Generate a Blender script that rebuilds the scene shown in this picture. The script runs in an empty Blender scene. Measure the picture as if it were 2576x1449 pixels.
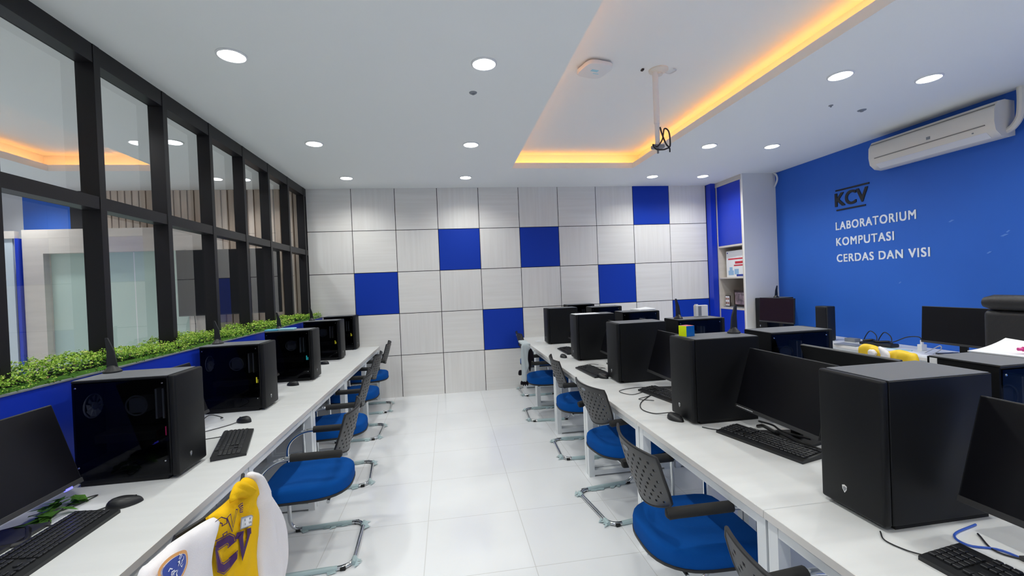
import bpy, bmesh, math, random
from mathutils import Matrix, Vector

# ------------------------------------------------------------------ camera, world, exposure
SC = bpy.context.scene
COL = SC.collection
PI = math.pi
H = 3.0                                   # ceiling height

cam = bpy.data.cameras.new('camera')
cam.sensor_fit = 'HORIZONTAL'
cam.sensor_width = 36.0
cam.lens = 1096.39 * 36.0 / 2576.0
cam.clip_start = 0.05
cam_ob = bpy.data.objects.new('camera', cam)
COL.objects.link(cam_ob)
cam_ob.matrix_world = (Matrix.Translation((1.9034, -6.4317, 1.5639)) @ Matrix.Rotation(-0.1460, 4, 'Z')
                       @ Matrix.Rotation(1.5609, 4, 'X') @ Matrix.Rotation(-0.0413, 4, 'Z'))
SC.camera = cam_ob

world = bpy.data.worlds.new('world')
SC.world = world
world.use_nodes = True
world.node_tree.nodes['Background'].inputs['Color'].default_value = (0.8, 0.88, 1.0, 1)
world.node_tree.nodes['Background'].inputs['Strength'].default_value = 0.02

SC.view_settings.view_transform = 'Standard'
SC.view_settings.look = 'None'
SC.view_settings.exposure = 0.56
SC.view_settings.gamma = 1.0
SC.view_settings.use_curve_mapping = False
SC.cycles.use_denoising = True
SC.cycles.max_bounces = 10
SC.cycles.diffuse_bounces = 5
SC.cycles.glossy_bounces = 5
SC.cycles.transparent_max_bounces = 16
SC.cycles.sample_clamp_indirect = 6.0
SC.cycles.caustics_reflective = False
SC.cycles.caustics_refractive = False
SPOT_W = 36.0                             # one ceiling downlight
SPOT_COL = (1.0, 1.0, 0.94)


# ------------------------------------------------------------------ materials
def mat(name, col, rough=0.5, metal=0.0, spec=0.5, emit=None, estr=0.0, coat=0.0, bump=None, var=None):
    m = bpy.data.materials.new(name)
    m.use_nodes = True
    nt = m.node_tree
    b = nt.nodes['Principled BSDF']
    b.inputs['Base Color'].default_value = (*col, 1)
    b.inputs['Roughness'].default_value = rough
    b.inputs['Metallic'].default_value = metal
    b.inputs['Specular IOR Level'].default_value = spec
    if coat:
        b.inputs['Coat Weight'].default_value = coat
        b.inputs['Coat Roughness'].default_value = 0.1
    if emit:
        b.inputs['Emission Color'].default_value = (*emit, 1)
        b.inputs['Emission Strength'].default_value = estr
    tc = None
    if bump or var:
        tc = nt.nodes.new('ShaderNodeTexCoord')
    if bump:                               # (scale, strength)
        n = nt.nodes.new('ShaderNodeTexNoise'); n.inputs['Scale'].default_value = bump[0]
        n.inputs['Detail'].default_value = 4
        nt.links.new(tc.outputs['Object'], n.inputs['Vector'])
        bp = nt.nodes.new('ShaderNodeBump'); bp.inputs['Strength'].default_value = bump[1]
        bp.inputs['Distance'].default_value = 0.01
        nt.links.new(n.outputs['Fac'], bp.inputs['Height'])
        nt.links.new(bp.outputs['Normal'], b.inputs['Normal'])
    if var:                                # (scale vec, other colour)
        mp = nt.nodes.new('ShaderNodeMapping'); mp.inputs['Scale'].default_value = var[0]
        n = nt.nodes.new('ShaderNodeTexNoise'); n.inputs['Scale'].default_value = 1.0
        n.inputs['Detail'].default_value = 5
        nt.links.new(tc.outputs['Object'], mp.inputs['Vector'])
        nt.links.new(mp.outputs['Vector'], n.inputs['Vector'])
        r = nt.nodes.new('ShaderNodeValToRGB')
        r.color_ramp.elements[0].position = 0.35; r.color_ramp.elements[0].color = (*var[1], 1)
        r.color_ramp.elements[1].position = 0.65; r.color_ramp.elements[1].color = (*col, 1)
        nt.links.new(n.outputs['Fac'], r.inputs['Fac'])
        nt.links.new(r.outputs['Color'], b.inputs['Base Color'])
    return m


def glass_mat(name, tint, ior=1.5, boost=1.0, rough=0.0):
    m = bpy.data.materials.new(name)
    m.use_nodes = True
    nt = m.node_tree
    nt.nodes.clear()
    out = nt.nodes.new('ShaderNodeOutputMaterial')
    mix = nt.nodes.new('ShaderNodeMixShader')
    tr = nt.nodes.new('ShaderNodeBsdfTransparent'); tr.inputs['Color'].default_value = (*tint, 1)
    gl = nt.nodes.new('ShaderNodeBsdfGlossy'); gl.inputs['Roughness'].default_value = rough
    fr = nt.nodes.new('ShaderNodeFresnel'); fr.inputs['IOR'].default_value = ior
    mu = nt.nodes.new('ShaderNodeMath'); mu.operation = 'MULTIPLY'; mu.inputs[1].default_value = boost
    mu.use_clamp = True
    geo = nt.nodes.new('ShaderNodeNewGeometry')      # a thin pane: reflect on the side that is met first
    inv = nt.nodes.new('ShaderNodeMath'); inv.operation = 'SUBTRACT'; inv.inputs[0].default_value = 1.0
    nt.links.new(geo.outputs['Backfacing'], inv.inputs[1])
    m2 = nt.nodes.new('ShaderNodeMath'); m2.operation = 'MULTIPLY'
    nt.links.new(fr.outputs[0], mu.inputs[0])
    nt.links.new(mu.outputs[0], m2.inputs[0]); nt.links.new(inv.outputs[0], m2.inputs[1])
    nt.links.new(m2.outputs[0], mix.inputs[0])
    nt.links.new(tr.outputs[0], mix.inputs[1])
    nt.links.new(gl.outputs[0], mix.inputs[2])
    nt.links.new(mix.outputs[0], out.inputs[0])
    return m


def floor_mat():
    m = mat('floor_tile', (0.80, 0.82, 0.85), 0.12, spec=0.5)
    nt = m.node_tree
    b = nt.nodes['Principled BSDF']
    geo = nt.nodes.new('ShaderNodeNewGeometry')
    sep = nt.nodes.new('ShaderNodeSeparateXYZ')
    nt.links.new(geo.outputs['Position'], sep.inputs[0])

    def mth(op, a, bb):
        n = nt.nodes.new('ShaderNodeMath'); n.operation = op
        for i, v in enumerate((a, bb)):
            if v is None: continue
            if isinstance(v, (int, float)): n.inputs[i].default_value = v
            else: nt.links.new(v, n.inputs[i])
        return n.outputs[0]
    lines = []
    for k, off in ((0, 1.709), (1, -2.862)):
        s = mth('ADD', sep.outputs[k], -off + 60 * 0.6085)
        f = mth('FRACT', mth('DIVIDE', s, 0.6085), None)
        d = mth('MINIMUM', f, mth('SUBTRACT', 1.0, f))
        lines.append(mth('LESS_THAN', d, 0.0035))
    ln = mth('MAXIMUM', lines[0], lines[1])
    n = nt.nodes.new('ShaderNodeTexNoise'); n.inputs['Scale'].default_value = 1.3; n.inputs['Detail'].default_value = 6
    nt.links.new(geo.outputs['Position'], n.inputs['Vector'])
    r = nt.nodes.new('ShaderNodeValToRGB')
    r.color_ramp.elements[0].position = 0.3; r.color_ramp.elements[0].color = (0.80, 0.82, 0.845, 1)
    r.color_ramp.elements[1].position = 0.7; r.color_ramp.elements[1].color = (0.86, 0.88, 0.905, 1)
    nt.links.new(n.outputs['Fac'], r.inputs['Fac'])
    mx = nt.nodes.new('ShaderNodeMix'); mx.data_type = 'RGBA'
    nt.links.new(mth('MULTIPLY', ln, 0.45), mx.inputs[0])
    nt.links.new(r.outputs['Color'], mx.inputs[6])
    mx.inputs[7].default_value = (0.42, 0.41, 0.38, 1)
    nt.links.new(mx.outputs[2], b.inputs['Base Color'])
    return m


M = {
    'floor': floor_mat(),
    'ceil': mat('ceiling_paint', (0.86, 0.88, 0.88), 0.85, spec=0.2),
    'wall': mat('grey_white_wall', (0.66, 0.67, 0.70), 0.8),
    'pillar': mat('grey_pillar', (0.80, 0.80, 0.80), 0.7),
    'pan_v': mat('panel_grain_upright', (0.80, 0.79, 0.78), 0.45, var=((26, 26, 1.1), (0.755, 0.74, 0.725))),
    'pan_h': mat('panel_grain_level', (0.82, 0.81, 0.795), 0.45, var=((1.1, 26, 26), (0.775, 0.76, 0.74))),
    'pan_b': mat('panel_blue_laminate', (0.003, 0.040, 0.42), 0.5, spec=0.25),
    'joint': mat('panel_joint', (0.03, 0.03, 0.035), 0.8),
    'blue': mat('blue_wall_paint', (0.018, 0.135, 0.62), 0.6, var=((0.7, 0.7, 0.7), (0.015, 0.12, 0.57))),
    'blue2': mat('deep_blue_laminate', (0.008, 0.04, 0.52), 0.4),
    'slat': mat('slat_wood', (0.66, 0.54, 0.44), 0.55, var=((30, 30, 1.2), (0.56, 0.45, 0.36))),
    'slat_gap': mat('slat_gap_brown', (0.33, 0.25, 0.20), 0.8),  # dark brown backing board in the gaps between slats
    'beige': mat('beige_laminate', (0.66, 0.61, 0.56), 0.5, var=((2, 2, 14), (0.60, 0.555, 0.51))),
    'frost': mat('frosted_glass', (0.52, 0.66, 0.60), 0.22, spec=0.5),
    'frost_l': mat('frosted_glass_pale', (0.60, 0.68, 0.74), 0.25),
    'black_al': mat('black_aluminium', (0.009, 0.008, 0.010), 0.4, spec=0.35),
    'glass': glass_mat('clear_glass', (0.97, 0.98, 0.975), 1.5, 1.7),
    'white': mat('white_laminate', (0.76, 0.775, 0.775), 0.35, var=((3, 18, 3), (0.725, 0.74, 0.74))),
    'wedge': mat('white_edge_band', (0.70, 0.68, 0.66), 0.45),
    'steel': mat('white_steel', (0.74, 0.77, 0.79), 0.35),
    'case': mat('black_case', (0.0045, 0.005, 0.0065), 0.5, spec=0.27, bump=(900, 0.06)),
    'case_in': mat('case_interior', (0.005, 0.005, 0.006), 0.6),
    'mesh_top': mat('case_top_filter', (0.17, 0.18, 0.20), 0.7, bump=(1500, 0.3)),
    'smoke': glass_mat('smoked_glass', (0.50, 0.51, 0.54), 1.45, 0.55, 0.02),
    'grey_pl': mat('grey_plastic', (0.22, 0.24, 0.27), 0.5),
    'dim_fan': mat('fan_blade', (0.62, 0.65, 0.68), 0.5),
    'silver': mat('silver', (0.7, 0.71, 0.72), 0.25, 1.0),
    'chrome': mat('chrome', (0.62, 0.64, 0.66), 0.12, 1.0),
    'screen': mat('black_screen', (0.004, 0.004, 0.006), 0.3, spec=0.36),
    'screen_r': mat('dark_maroon_screen', (0.010, 0.0015, 0.008), 0.6, spec=0.2),
    'bezel': mat('black_plastic', (0.012, 0.013, 0.015), 0.42),
    'keys': mat('key_caps', (0.018, 0.019, 0.022), 0.38),
    'rubber': mat('black_rubber', (0.01, 0.01, 0.01), 0.8),
    'back_pl': mat('dark_grey_plastic', (0.035, 0.035, 0.037), 0.45),
    'seat': mat('blue_seat_fabric', (0.003, 0.075, 0.33), 0.95, spec=0.1, bump=(700, 0.5)),
    'pan': mat('black_seat_shell', (0.012, 0.012, 0.014), 0.6),
    'wrap': mat('pale_plastic_film', (0.40, 0.52, 0.54), 0.35),
    'leaf1': mat('leaf_mid_green', (0.25, 0.45, 0.06), 0.6, spec=0.2),
    'leaf2': mat('leaf_bright_green', (0.40, 0.62, 0.09), 0.6, spec=0.2),
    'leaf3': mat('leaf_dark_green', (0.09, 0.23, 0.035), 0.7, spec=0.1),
    'leaf4': mat('leaf_yellow_tip', (0.66, 0.72, 0.16), 0.6),
    'leaf5': mat('leaf_brown_tip', (0.30, 0.20, 0.07), 0.6),
    'cream': mat('cream_plastic', (0.76, 0.73, 0.67), 0.4),
    'cream_d': mat('cream_plastic_groove', (0.25, 0.24, 0.22), 0.6),
    'white_pl': mat('white_plastic', (0.78, 0.79, 0.80), 0.35),
    'paper': mat('white_paper', (0.85, 0.87, 0.90), 0.7),
    'lamp': mat('downlight_disc', (1, 1, 1), 0.5, emit=(0.97, 0.99, 1.0), estr=9.0),
    'lamp2': mat('side_downlight_disc', (1, 1, 1), 0.5, emit=(0.85, 0.92, 1.0), estr=4.0),
    'led': mat('amber_led_strip', (1, 0.6, 0.2), 0.5, emit=(1.0, 0.38, 0.055), estr=20.0),
    'led2': mat('amber_led_strip_dim', (1, 0.6, 0.2), 0.5, emit=(1.0, 0.38, 0.09), estr=16.0),
    'yellow': mat('yellow_jersey', (0.83, 0.50, 0.012), 0.9, spec=0.1, bump=(500, 0.3)),
    'yellow2': mat('yellow_satin', (0.80, 0.54, 0.02), 0.6),
    'jwhite': mat('white_jersey', (0.80, 0.78, 0.80), 0.9, spec=0.1, bump=(500, 0.3)),
    'purple': mat('purple_felt', (0.055, 0.012, 0.10), 0.9),
    'orange': mat('orange_thread', (0.85, 0.42, 0.14), 0.8),
    'badge_blue': mat('badge_blue', (0.05, 0.09, 0.40), 0.8),
    'jgrey': mat('grey_knit', (0.48, 0.54, 0.57), 0.95, spec=0.1, bump=(300, 0.5)),
    'black_cl': mat('black_cloth', (0.010, 0.008, 0.012), 0.95, spec=0.1),
    'cube_y': mat('cube_yellow', (0.72, 0.90, 0.0), 0.3),
    'cube_b': mat('cube_blue', (0.0, 0.13, 0.48), 0.3),
    'cube_r': mat('cube_red', (0.80, 0.06, 0.06), 0.3),
    'lblue': mat('light_blue_plastic', (0.10, 0.42, 0.62), 0.4),
    'lblue2': mat('pale_blue_plastic', (0.35, 0.68, 0.80), 0.4),
    'let_b': mat('black_letter', (0.004, 0.005, 0.010), 0.5),
    'let_w': mat('white_letter', (0.80, 0.86, 0.95), 0.5),
    'scuff': mat('wall_scuff', (0.10, 0.25, 0.72), 0.7),
    'cable': mat('black_cable', (0.012, 0.012, 0.014), 0.5),
    'cable_b': mat('blue_cable', (0.03, 0.10, 0.50), 0.4),
    'cable_w': mat('white_cable', (0.65, 0.66, 0.68), 0.4),
    'foil': mat('green_board', (0.05, 0.16, 0.015), 0.6),
    'pink': mat('pink_marker', (0.75, 0.05, 0.30), 0.5),
    'wood_d': mat('dark_wood_frame', (0.03, 0.018, 0.012), 0.5),
    'photo1': mat('photo_print', (0.45, 0.33, 0.36), 0.4, var=((14, 14, 14), (0.12, 0.10, 0.11))),
    'photo2': mat('photo_strip', (0.35, 0.16, 0.12), 0.4),
    'red_ink': mat('red_ink', (0.60, 0.03, 0.05), 0.6),
    'pblue': mat('pale_blue_print', (0.30, 0.50, 0.75), 0.6),
    'dblue': mat('dark_blue_print', (0.02, 0.05, 0.35), 0.6),
    'leather': mat('black_leather', (0.018, 0.018, 0.020), 0.5, bump=(40, 0.2)),
    'g_pink': mat('gpu_light_pink', (0.3, 0.02, 0.08), 0.5, emit=(1.0, 0.05, 0.25), estr=0.25),
    'g_yel': mat('gpu_light_yellow', (0.3, 0.3, 0.02), 0.5, emit=(0.9, 0.8, 0.05), estr=0.9),
    'g_cyan': mat('gpu_light_cyan', (0.02, 0.3, 0.3), 0.5, emit=(0.05, 0.8, 0.8), estr=0.8),
    'g_blue': mat('power_light_blue', (0.02, 0.02, 0.4), 0.5, emit=(0.08, 0.08, 1.0), estr=3.0),
}


# ------------------------------------------------------------------ mesh helpers
class MB:
    def __init__(self):
        self.bm = bmesh.new()

    def _mi(self, faces, mi):
        for f in faces: f.material_index = mi

    def box(self, x0, x1, y0, y1, z0, z1, mi=0, bev=0.0, seg=2, mtx=None):
        r = bmesh.ops.create_cube(self.bm, size=1.0)
        vs = r['verts']
        for v in vs:
            v.co = Vector((x0 + (v.co.x + .5) * (x1 - x0), y0 + (v.co.y + .5) * (y1 - y0), z0 + (v.co.z + .5) * (z1 - z0)))
        fs = {f for v in vs for f in v.link_faces}
        if bev:
            es = {e for v in vs for e in v.link_edges}
            b = bmesh.ops.bevel(self.bm, geom=list(es) + list(vs), offset=bev, segments=seg, affect='EDGES', profile=0.5)
            vs = {v for f in b['faces'] for v in f.verts} | {v for v in vs if v.is_valid}
            fs = {f for v in vs for f in v.link_faces}
        self._mi(fs, mi)
        if mtx is not None:
            for v in vs: v.co = mtx @ v.co
        return list(vs)

    def tube(self, pts, r, seg=10, mi=0, cap=True, closed=False):
        pts = [Vector(p) for p in pts]
        n = len(pts)
        rr = r if isinstance(r, (list, tuple)) else [r] * n
        t0 = (pts[1] - pts[0]).normalized()
        ref = Vector((0, 0, 1)) if abs(t0.z) < 0.9 else Vector((1, 0, 0))
        u = t0.cross(ref).normalized()
        rings = []
        for i in range(n):
            a = pts[i - 1] if (i > 0 or closed) else pts[i]
            b = pts[(i + 1) % n] if (i < n - 1 or closed) else pts[i]
            t = (b - a)
            t = t.normalized() if t.length > 1e-9 else t0
            u = (u - t * u.dot(t))
            u = u.normalized() if u.length > 1e-6 else t.orthogonal().normalized()
            w = t.cross(u)
            rings.append([self.bm.verts.new(pts[i] + (u * math.cos(2 * PI * k / seg) + w * math.sin(2 * PI * k / seg)) * rr[i]) for k in range(seg)])
        fs = []
        m = n if closed else n - 1
        for i in range(m):
            A, B = rings[i], rings[(i + 1) % n]
            for k in range(seg):
                fs.append(self.bm.faces.new((A[k], A[(k + 1) % seg], B[(k + 1) % seg], B[k])))
        if cap and not closed:
            fs.append(self.bm.faces.new(rings[0][::-1])); fs.append(self.bm.faces.new(rings[-1]))
        self._mi(fs, mi)

    def lathe(self, prof, cx=0, cy=0, seg=24, mi=0, axis='z', off=(0, 0, 0)):
        rings = []
        for r, z in prof:
            ring = []
            for k in range(seg):
                a = 2 * PI * k / seg
                p = (r * math.cos(a), r * math.sin(a), z)
                if axis == 'x': p = (z, p[0], p[1])
                if axis == 'y': p = (p[0], z, p[1])
                ring.append(self.bm.verts.new((p[0] + cx + off[0], p[1] + cy + off[1], p[2] + off[2])))
            rings.append(ring)
        fs = []
        for A, B in zip(rings, rings[1:]):
            for k in range(seg):
                fs.append(self.bm.faces.new((A[k], A[(k + 1) % seg], B[(k + 1) % seg], B[k])))
        fs.append(self.bm.faces.new(rings[0][::-1])); fs.append(self.bm.faces.new(rings[-1]))
        self._mi(fs, mi)

    def prism(self, poly, a0, a1, axis='z', mi=0):
        """poly in the other two axes (x: (y,z), y: (x,z), z: (x,y)), pushed from a0 to a1"""
        def mk(p, a):
            if axis == 'x': return (a, p[0], p[1])
            if axis == 'y': return (p[0], a, p[1])
            return (p[0], p[1], a)
        A = [self.bm.verts.new(mk(p, a0)) for p in poly]
        B = [self.bm.verts.new(mk(p, a1)) for p in poly]
        n = len(poly)
        fs = [self.bm.faces.new(A[::-1]), self.bm.faces.new(B)]
        for i in range(n):
            fs.append(self.bm.faces.new((A[i], A[(i + 1) % n], B[(i + 1) % n], B[i])))
        self._mi(fs, mi)

    def quad(self, pts, mi=0):
        f = self.bm.faces.new([self.bm.verts.new(p) for p in pts])
        f.material_index = mi

    def done(self, name, mats, parent=None, smooth=False, angle=0.6):
        bmesh.ops.recalc_face_normals(self.bm, faces=self.bm.faces[:])
        me = bpy.data.meshes.new(name)
        if smooth:
            for f in self.bm.faces: f.smooth = True
            for e in self.bm.edges:
                if len(e.link_faces) == 2 and e.calc_face_angle(0) > angle: e.smooth = False
        self.bm.to_mesh(me); self.bm.free()
        for m in (mats if isinstance(mats, (list, tuple)) else [mats]): me.materials.append(M[m])
        o = bpy.data.objects.new(name, me)
        COL.objects.link(o)
        if parent: o.parent = parent
        return o


def fillet(pts, r, n=5):
    pts = [Vector(p) for p in pts]
    out = [pts[0]]
    for i in range(1, len(pts) - 1):
        p, a, b = pts[i], pts[i - 1], pts[i + 1]
        da, db = (a - p), (b - p)
        rr = min(r, da.length * .49, db.length * .49)
        s, e = p + da.normalized() * rr, p + db.normalized() * rr
        for k in range(n + 1):
            t = k / n
            out.append(s * (1 - t) ** 2 + p * 2 * t * (1 - t) + e * t * t)
    out.append(pts[-1])
    return out


def smooth_path(pts, n=6):
    """Catmull-Rom through the points"""
    P = [Vector(p) for p in pts]
    P = [P[0] * 2 - P[1]] + P + [P[-1] * 2 - P[-2]]
    out = []
    for i in range(1, len(P) - 2):
        a, b, c, d = P[i - 1:i + 3]
        for k in range(n):
            t = k / n
            out.append(0.5 * ((2 * b) + (c - a) * t + (2 * a - 5 * b + 4 * c - d) * t * t + (3 * b - a - 3 * c + d) * t ** 3))
    out.append(P[-2])
    return out


def tag(o, label=None, cat=None, group=None, kind=None):
    if label: o['label'] = label
    if cat: o['category'] = cat
    if group: o['group'] = group
    if kind: o['kind'] = kind
    return o


def thing(name, label, cat, loc=(0, 0, 0), rz=0.0, group=None):
    o = bpy.data.objects.new(name, None)
    o.empty_display_size = 0.05
    COL.objects.link(o)
    o.location = loc; o.rotation_euler = (0, 0, rz)
    return tag(o, label, cat, group)


def kids(o):
    return [c for c in bpy.data.objects if c.parent == o]


def copy_tree(o, parent=None, skip=()):
    c = o.copy(); COL.objects.link(c)
    if parent: c.parent = parent
    for ch in kids(o):
        if ch.name.split('.')[0] in skip: continue
        copy_tree(ch, c)
    return c


def struct(mb, name, mats, **k):
    return tag(mb.done(name, mats, **k), kind='structure')


def text_mesh(txt, width, height, depth=0.004, bold=0.02, space=1.08):
    """block capitals as a mesh of the given width and cap height, lower left corner at the origin, in the XY plane"""
    c = bpy.data.curves.new('lettering', 'FONT')
    c.body = txt; c.size = 1.0; c.space_character = space; c.extrude = 0.01
    o = bpy.data.objects.new('lettering', c); COL.objects.link(o)
    bpy.context.view_layer.update()
    me = bpy.data.meshes.new_from_object(o.evaluated_get(bpy.context.evaluated_depsgraph_get()))
    bpy.data.objects.remove(o); bpy.data.curves.remove(c)
    bm = bmesh.new(); bm.from_mesh(me)
    src = bm.verts[:] + bm.edges[:] + bm.faces[:]
    for k, (dx, dy) in enumerate(((-1, -.6), (1, -.6), (-1, .6), (1, .6))):      # heavier strokes
        r = bmesh.ops.duplicate(bm, geom=src)
        for v in [g for g in r['geom'] if isinstance(g, bmesh.types.BMVert)]:
            v.co.x += dx * bold; v.co.y += dy * bold; v.co.z *= 1 - .02 * (k + 1)
    bm.to_mesh(me); bm.free()
    xs = [v.co.x for v in me.vertices]; ys = [v.co.y for v in me.vertices]
    sx = width / (max(xs) - min(xs)); sy = height / (max(ys) - min(ys))
    for v in me.vertices:
        v.co = Vector(((v.co.x - min(xs)) * sx, (v.co.y - min(ys)) * sy, (v.co.z + 0.01) / 0.02 * depth))
    return me


# ------------------------------------------------------------------ room shell
b = MB(); b.box(-6.2, 6.8, -9.6, 0.3, -0.1, 0.0); struct(b, 'floor', 'floor')

# ceiling slab with two cove openings, and the raised ceilings above them
XC0, XC1, YC = 2.755, 4.345, -1.05       # main cove
XA0, XA1, YA = -2.36, -1.20, -0.98       # cove of the room beyond the glass
b = MB()
T = 0.07
for x0, x1, y0, y1 in ((-6.2, XA0, -9.6, .1), (XA1, XC0, -9.6, .1), (XC1, 6.8, -9.6, .1), (XA0, XA1, YA, .1), (XC0, XC1, YC, .1), (XA0, XA1, -9.6, -8.6), (XC0, XC1, -9.6, -8.6)):
    b.box(x0, x1, y0, y1, H, H + T)
S = 0.16
for x0, x1, y in ((XC0, XC1, YC), (XA0, XA1, YA)):
    b.box(x0 - S - .03, x1 + S + .03, -8.8, y + S + .03, H + .215, H + .245)
    b.box(x0 - S - .03, x0 - S, -8.8, y + S + .03, H + T, H + .215)
    b.box(x1 + S, x1 + S + .03, -8.8, y + S + .03, H + T, H + .215)
    b.box(x0 - S, x1 + S, y + S, y + S + .03, H + T, H + .215)
struct(b, 'ceiling', 'ceil')
for (x0, x1, y), m_, lab in (((XC0, XC1, YC), 'led', 'amber light strip hidden in the ceiling recess around the projector mount'),
                             ((XA0, XA1, YA), 'led2', 'amber light strip in the ceiling recess of the room beyond the glass')):
    # stands on edge on the ledge; only its outer face, turned to the recess wall, shines
    d0, d1, z0, z1 = .050, .054, H + T, H + T + .012
    b = MB()
    b.box(x0 - d1, x0 - d0, -8.5, y + d0, z0, z1); b.box(x1 + d0, x1 + d1, -8.5, y + d0, z0, z1); b.box(x0 - d1, x1 + d1, y + d0, y + d1, z0, z1)
    for f in b.bm.faces:
        f.normal_update(); c = f.calc_center_median()
        out = (f.normal.x < -.9 and abs(c.x - (x0 - d1)) < 1e-4) or (f.normal.x > .9 and abs(c.x - (x1 + d1)) < 1e-4) or (f.normal.y > .9 and abs(c.y - (y + d1)) < 1e-4)
        f.material_index = 0 if out else 1
    tag(b.done('led_strip', [m_, 'white_pl']), lab, 'light strip')

# back wall: 10 columns x 5 rows of panels
BLUE = {(1, 2), (3, 1), (4, 3), (5, 1), (7, 2), (8, 0), (9, 3)}
b = MB()
b.box(-0.08, 6.9, 0.012, 0.15, 0, H, 3)
g = 0.0045
for c in range(10):
    for r in range(5):
        x0, x1 = c * .6 + g, (c + 1) * .6 - g
        if c == 0: x0 = 0.0
        if c == 9: x1 = 6.02
        mi = 2 if (c, r) in BLUE else (c + r + 1) % 2
        b.box(x0, x1, 0.0, 0.012, H - (r + 1) * .6 + g * (r < 4), H - r * .6 - g * (r > 0), mi)
struct(b, 'wall_back', ['pan_v', 'pan_h', 'pan_b', 'joint'])

b = MB(); b.box(6.64, 6.8, -9.6, 0.0, 0, H); struct(b, 'wall_right', 'blue')
b = MB(); b.box(-6.2, 6.8, -9.7, -9.6, 0, H); struct(b, 'wall_front', 'wall')
b = MB(); b.box(-6.3, -6.2, -9.6, 0.0, 0, H); struct(b, 'wall_left', 'wall')

# the room beyond the glass: slatted wall, blue wall
b = MB()
b.box(-2.76, -0.085, 0.02, 0.15, 0, H, 1)
x = -2.745
while x < -0.12:
    b.box(x, x + .066, -0.004, 0.02, 0, H, 0)
    x += .0832
struct(b, 'wall_slatted', ['slat', 'slat_gap'])
b = MB()
b.box(-3.43, -2.90, 0.0, 0.15, 0, H, 0)
b.box(-2.90, -2.76, 0.0, 0.15, 0, H, 1)
b.box(-6.2, -3.43, 0.0, 0.15, 0, H, 2)
struct(b, 'wall_side_room', ['blue', 'joint', 'wall'])

# beige door surround with frosted sliding leaves, in front of the slats
b = MB()
b.box(-3.21, -2.99, -.30, -.004, 0, 2.465)
b.box(-1.39, -1.10, -.30, -.004, 0, 2.465)
b.box(-2.99, -1.39, -.30, -.004, 2.17, 2.465)
struct(b, 'door_1', 'beige')
t = thing('sliding_door', 'pair of frosted pale green sliding door leaves beyond the glass wall', 'door', (-2.19, -.19, 0))
for x0, x1, y in ((-.80, .135, 0.0), (.15, .80, -.02)):
    b = MB(); b.box(x0, x1, y - .006, y + .006, 0.01, 2.17); b.done('door_leaf', 'frost', t)
b = MB(); b.box(.135, .15, -.02, -.008, 0.01, 2.165); b.done('edge_strip', 'white_pl', t)
t = thing('frosted_partition', 'pale frosted glass screen with grey head rail, left of the beige door surround', 'partition', (-3.9, -.30, 0))
b = MB(); b.box(-.6, .60, -.01, .01, 0, 2.36); b.done('pane', 'frost_l', t)
b = MB(); b.box(-.6, .64, -.03, .03, 2.36, 2.45); b.done('head_rail', 'beige', t)
b = MB(); b.box(.64, .675, -.03, .02, 0, 2.36); b.done('blue_strip', 'blue2', t)

# television
t = thing('television', 'large black wall television beyond the glass, hung over the slats', 'television', (-.87, -.36, 1.32))
b = MB(); b.box(-.61, .61, 0.0, .05, 0, .84, 0, .006); b.done('casing', 'bezel', t)
b = MB(); b.box(-.60, .60, -.004, 0.0, .015, .83); b.done('screen', 'screen', t)
b = MB(); b.box(-.25, .25, .05, .355, .25, .6); b.done('wall_bracket', 'bezel', t)
b = MB(); b.tube(smooth_path([(-.44, .03, 0.0), (-.435, .03, -.15), (-.45, .03, -.3), (-.44, .03, -.5)]), .005, 6); b.done('cable', 'cable', t)

# ------------------------------------------------------------------ glass partition: black frame and panes
posts = [-0.06 - 0.5955 * k for k in range(16)]
PT = 1.2
b = MB()
b.box(-.092, -.003, -9.6, 0, H - .105, H)
b.box(-.092, -.003, -9.6, 0, 2.075, 2.145)
b.box(-.092, -.003, -9.6, 0, PT, PT + .03)
for y in posts:
    b.box(-.095, 0, y - .045, y, PT, H - .0005)
struct(b, 'window_1', 'black_al')
b = MB()
for y in posts:
    b.box(-.088, -.082, y - .5955 + .002, y - .047, PT + .03, 2.075)
    b.box(-.088, -.082, y - .5955 + .002, y - .047, 2.145, H - .105)
struct(b, 'window_2', 'glass')

# planter box along the partition with a blue board facing the desks
b = MB()
b.box(-.24, .13, -9.6, -0.001, 0, PT - .02, 0)
b.box(.13, .148, -9.6, -0.001, .70, PT, 1)
b.box(.126, .152, -9.6, -0.001, PT, PT + .006, 2)
b.box(-.24, -.22, -9.6, -0.001, PT - .02, PT + .005, 0)
struct(b, 'trim_1', ['wall', 'blue2', 'grey_pl'])

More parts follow.
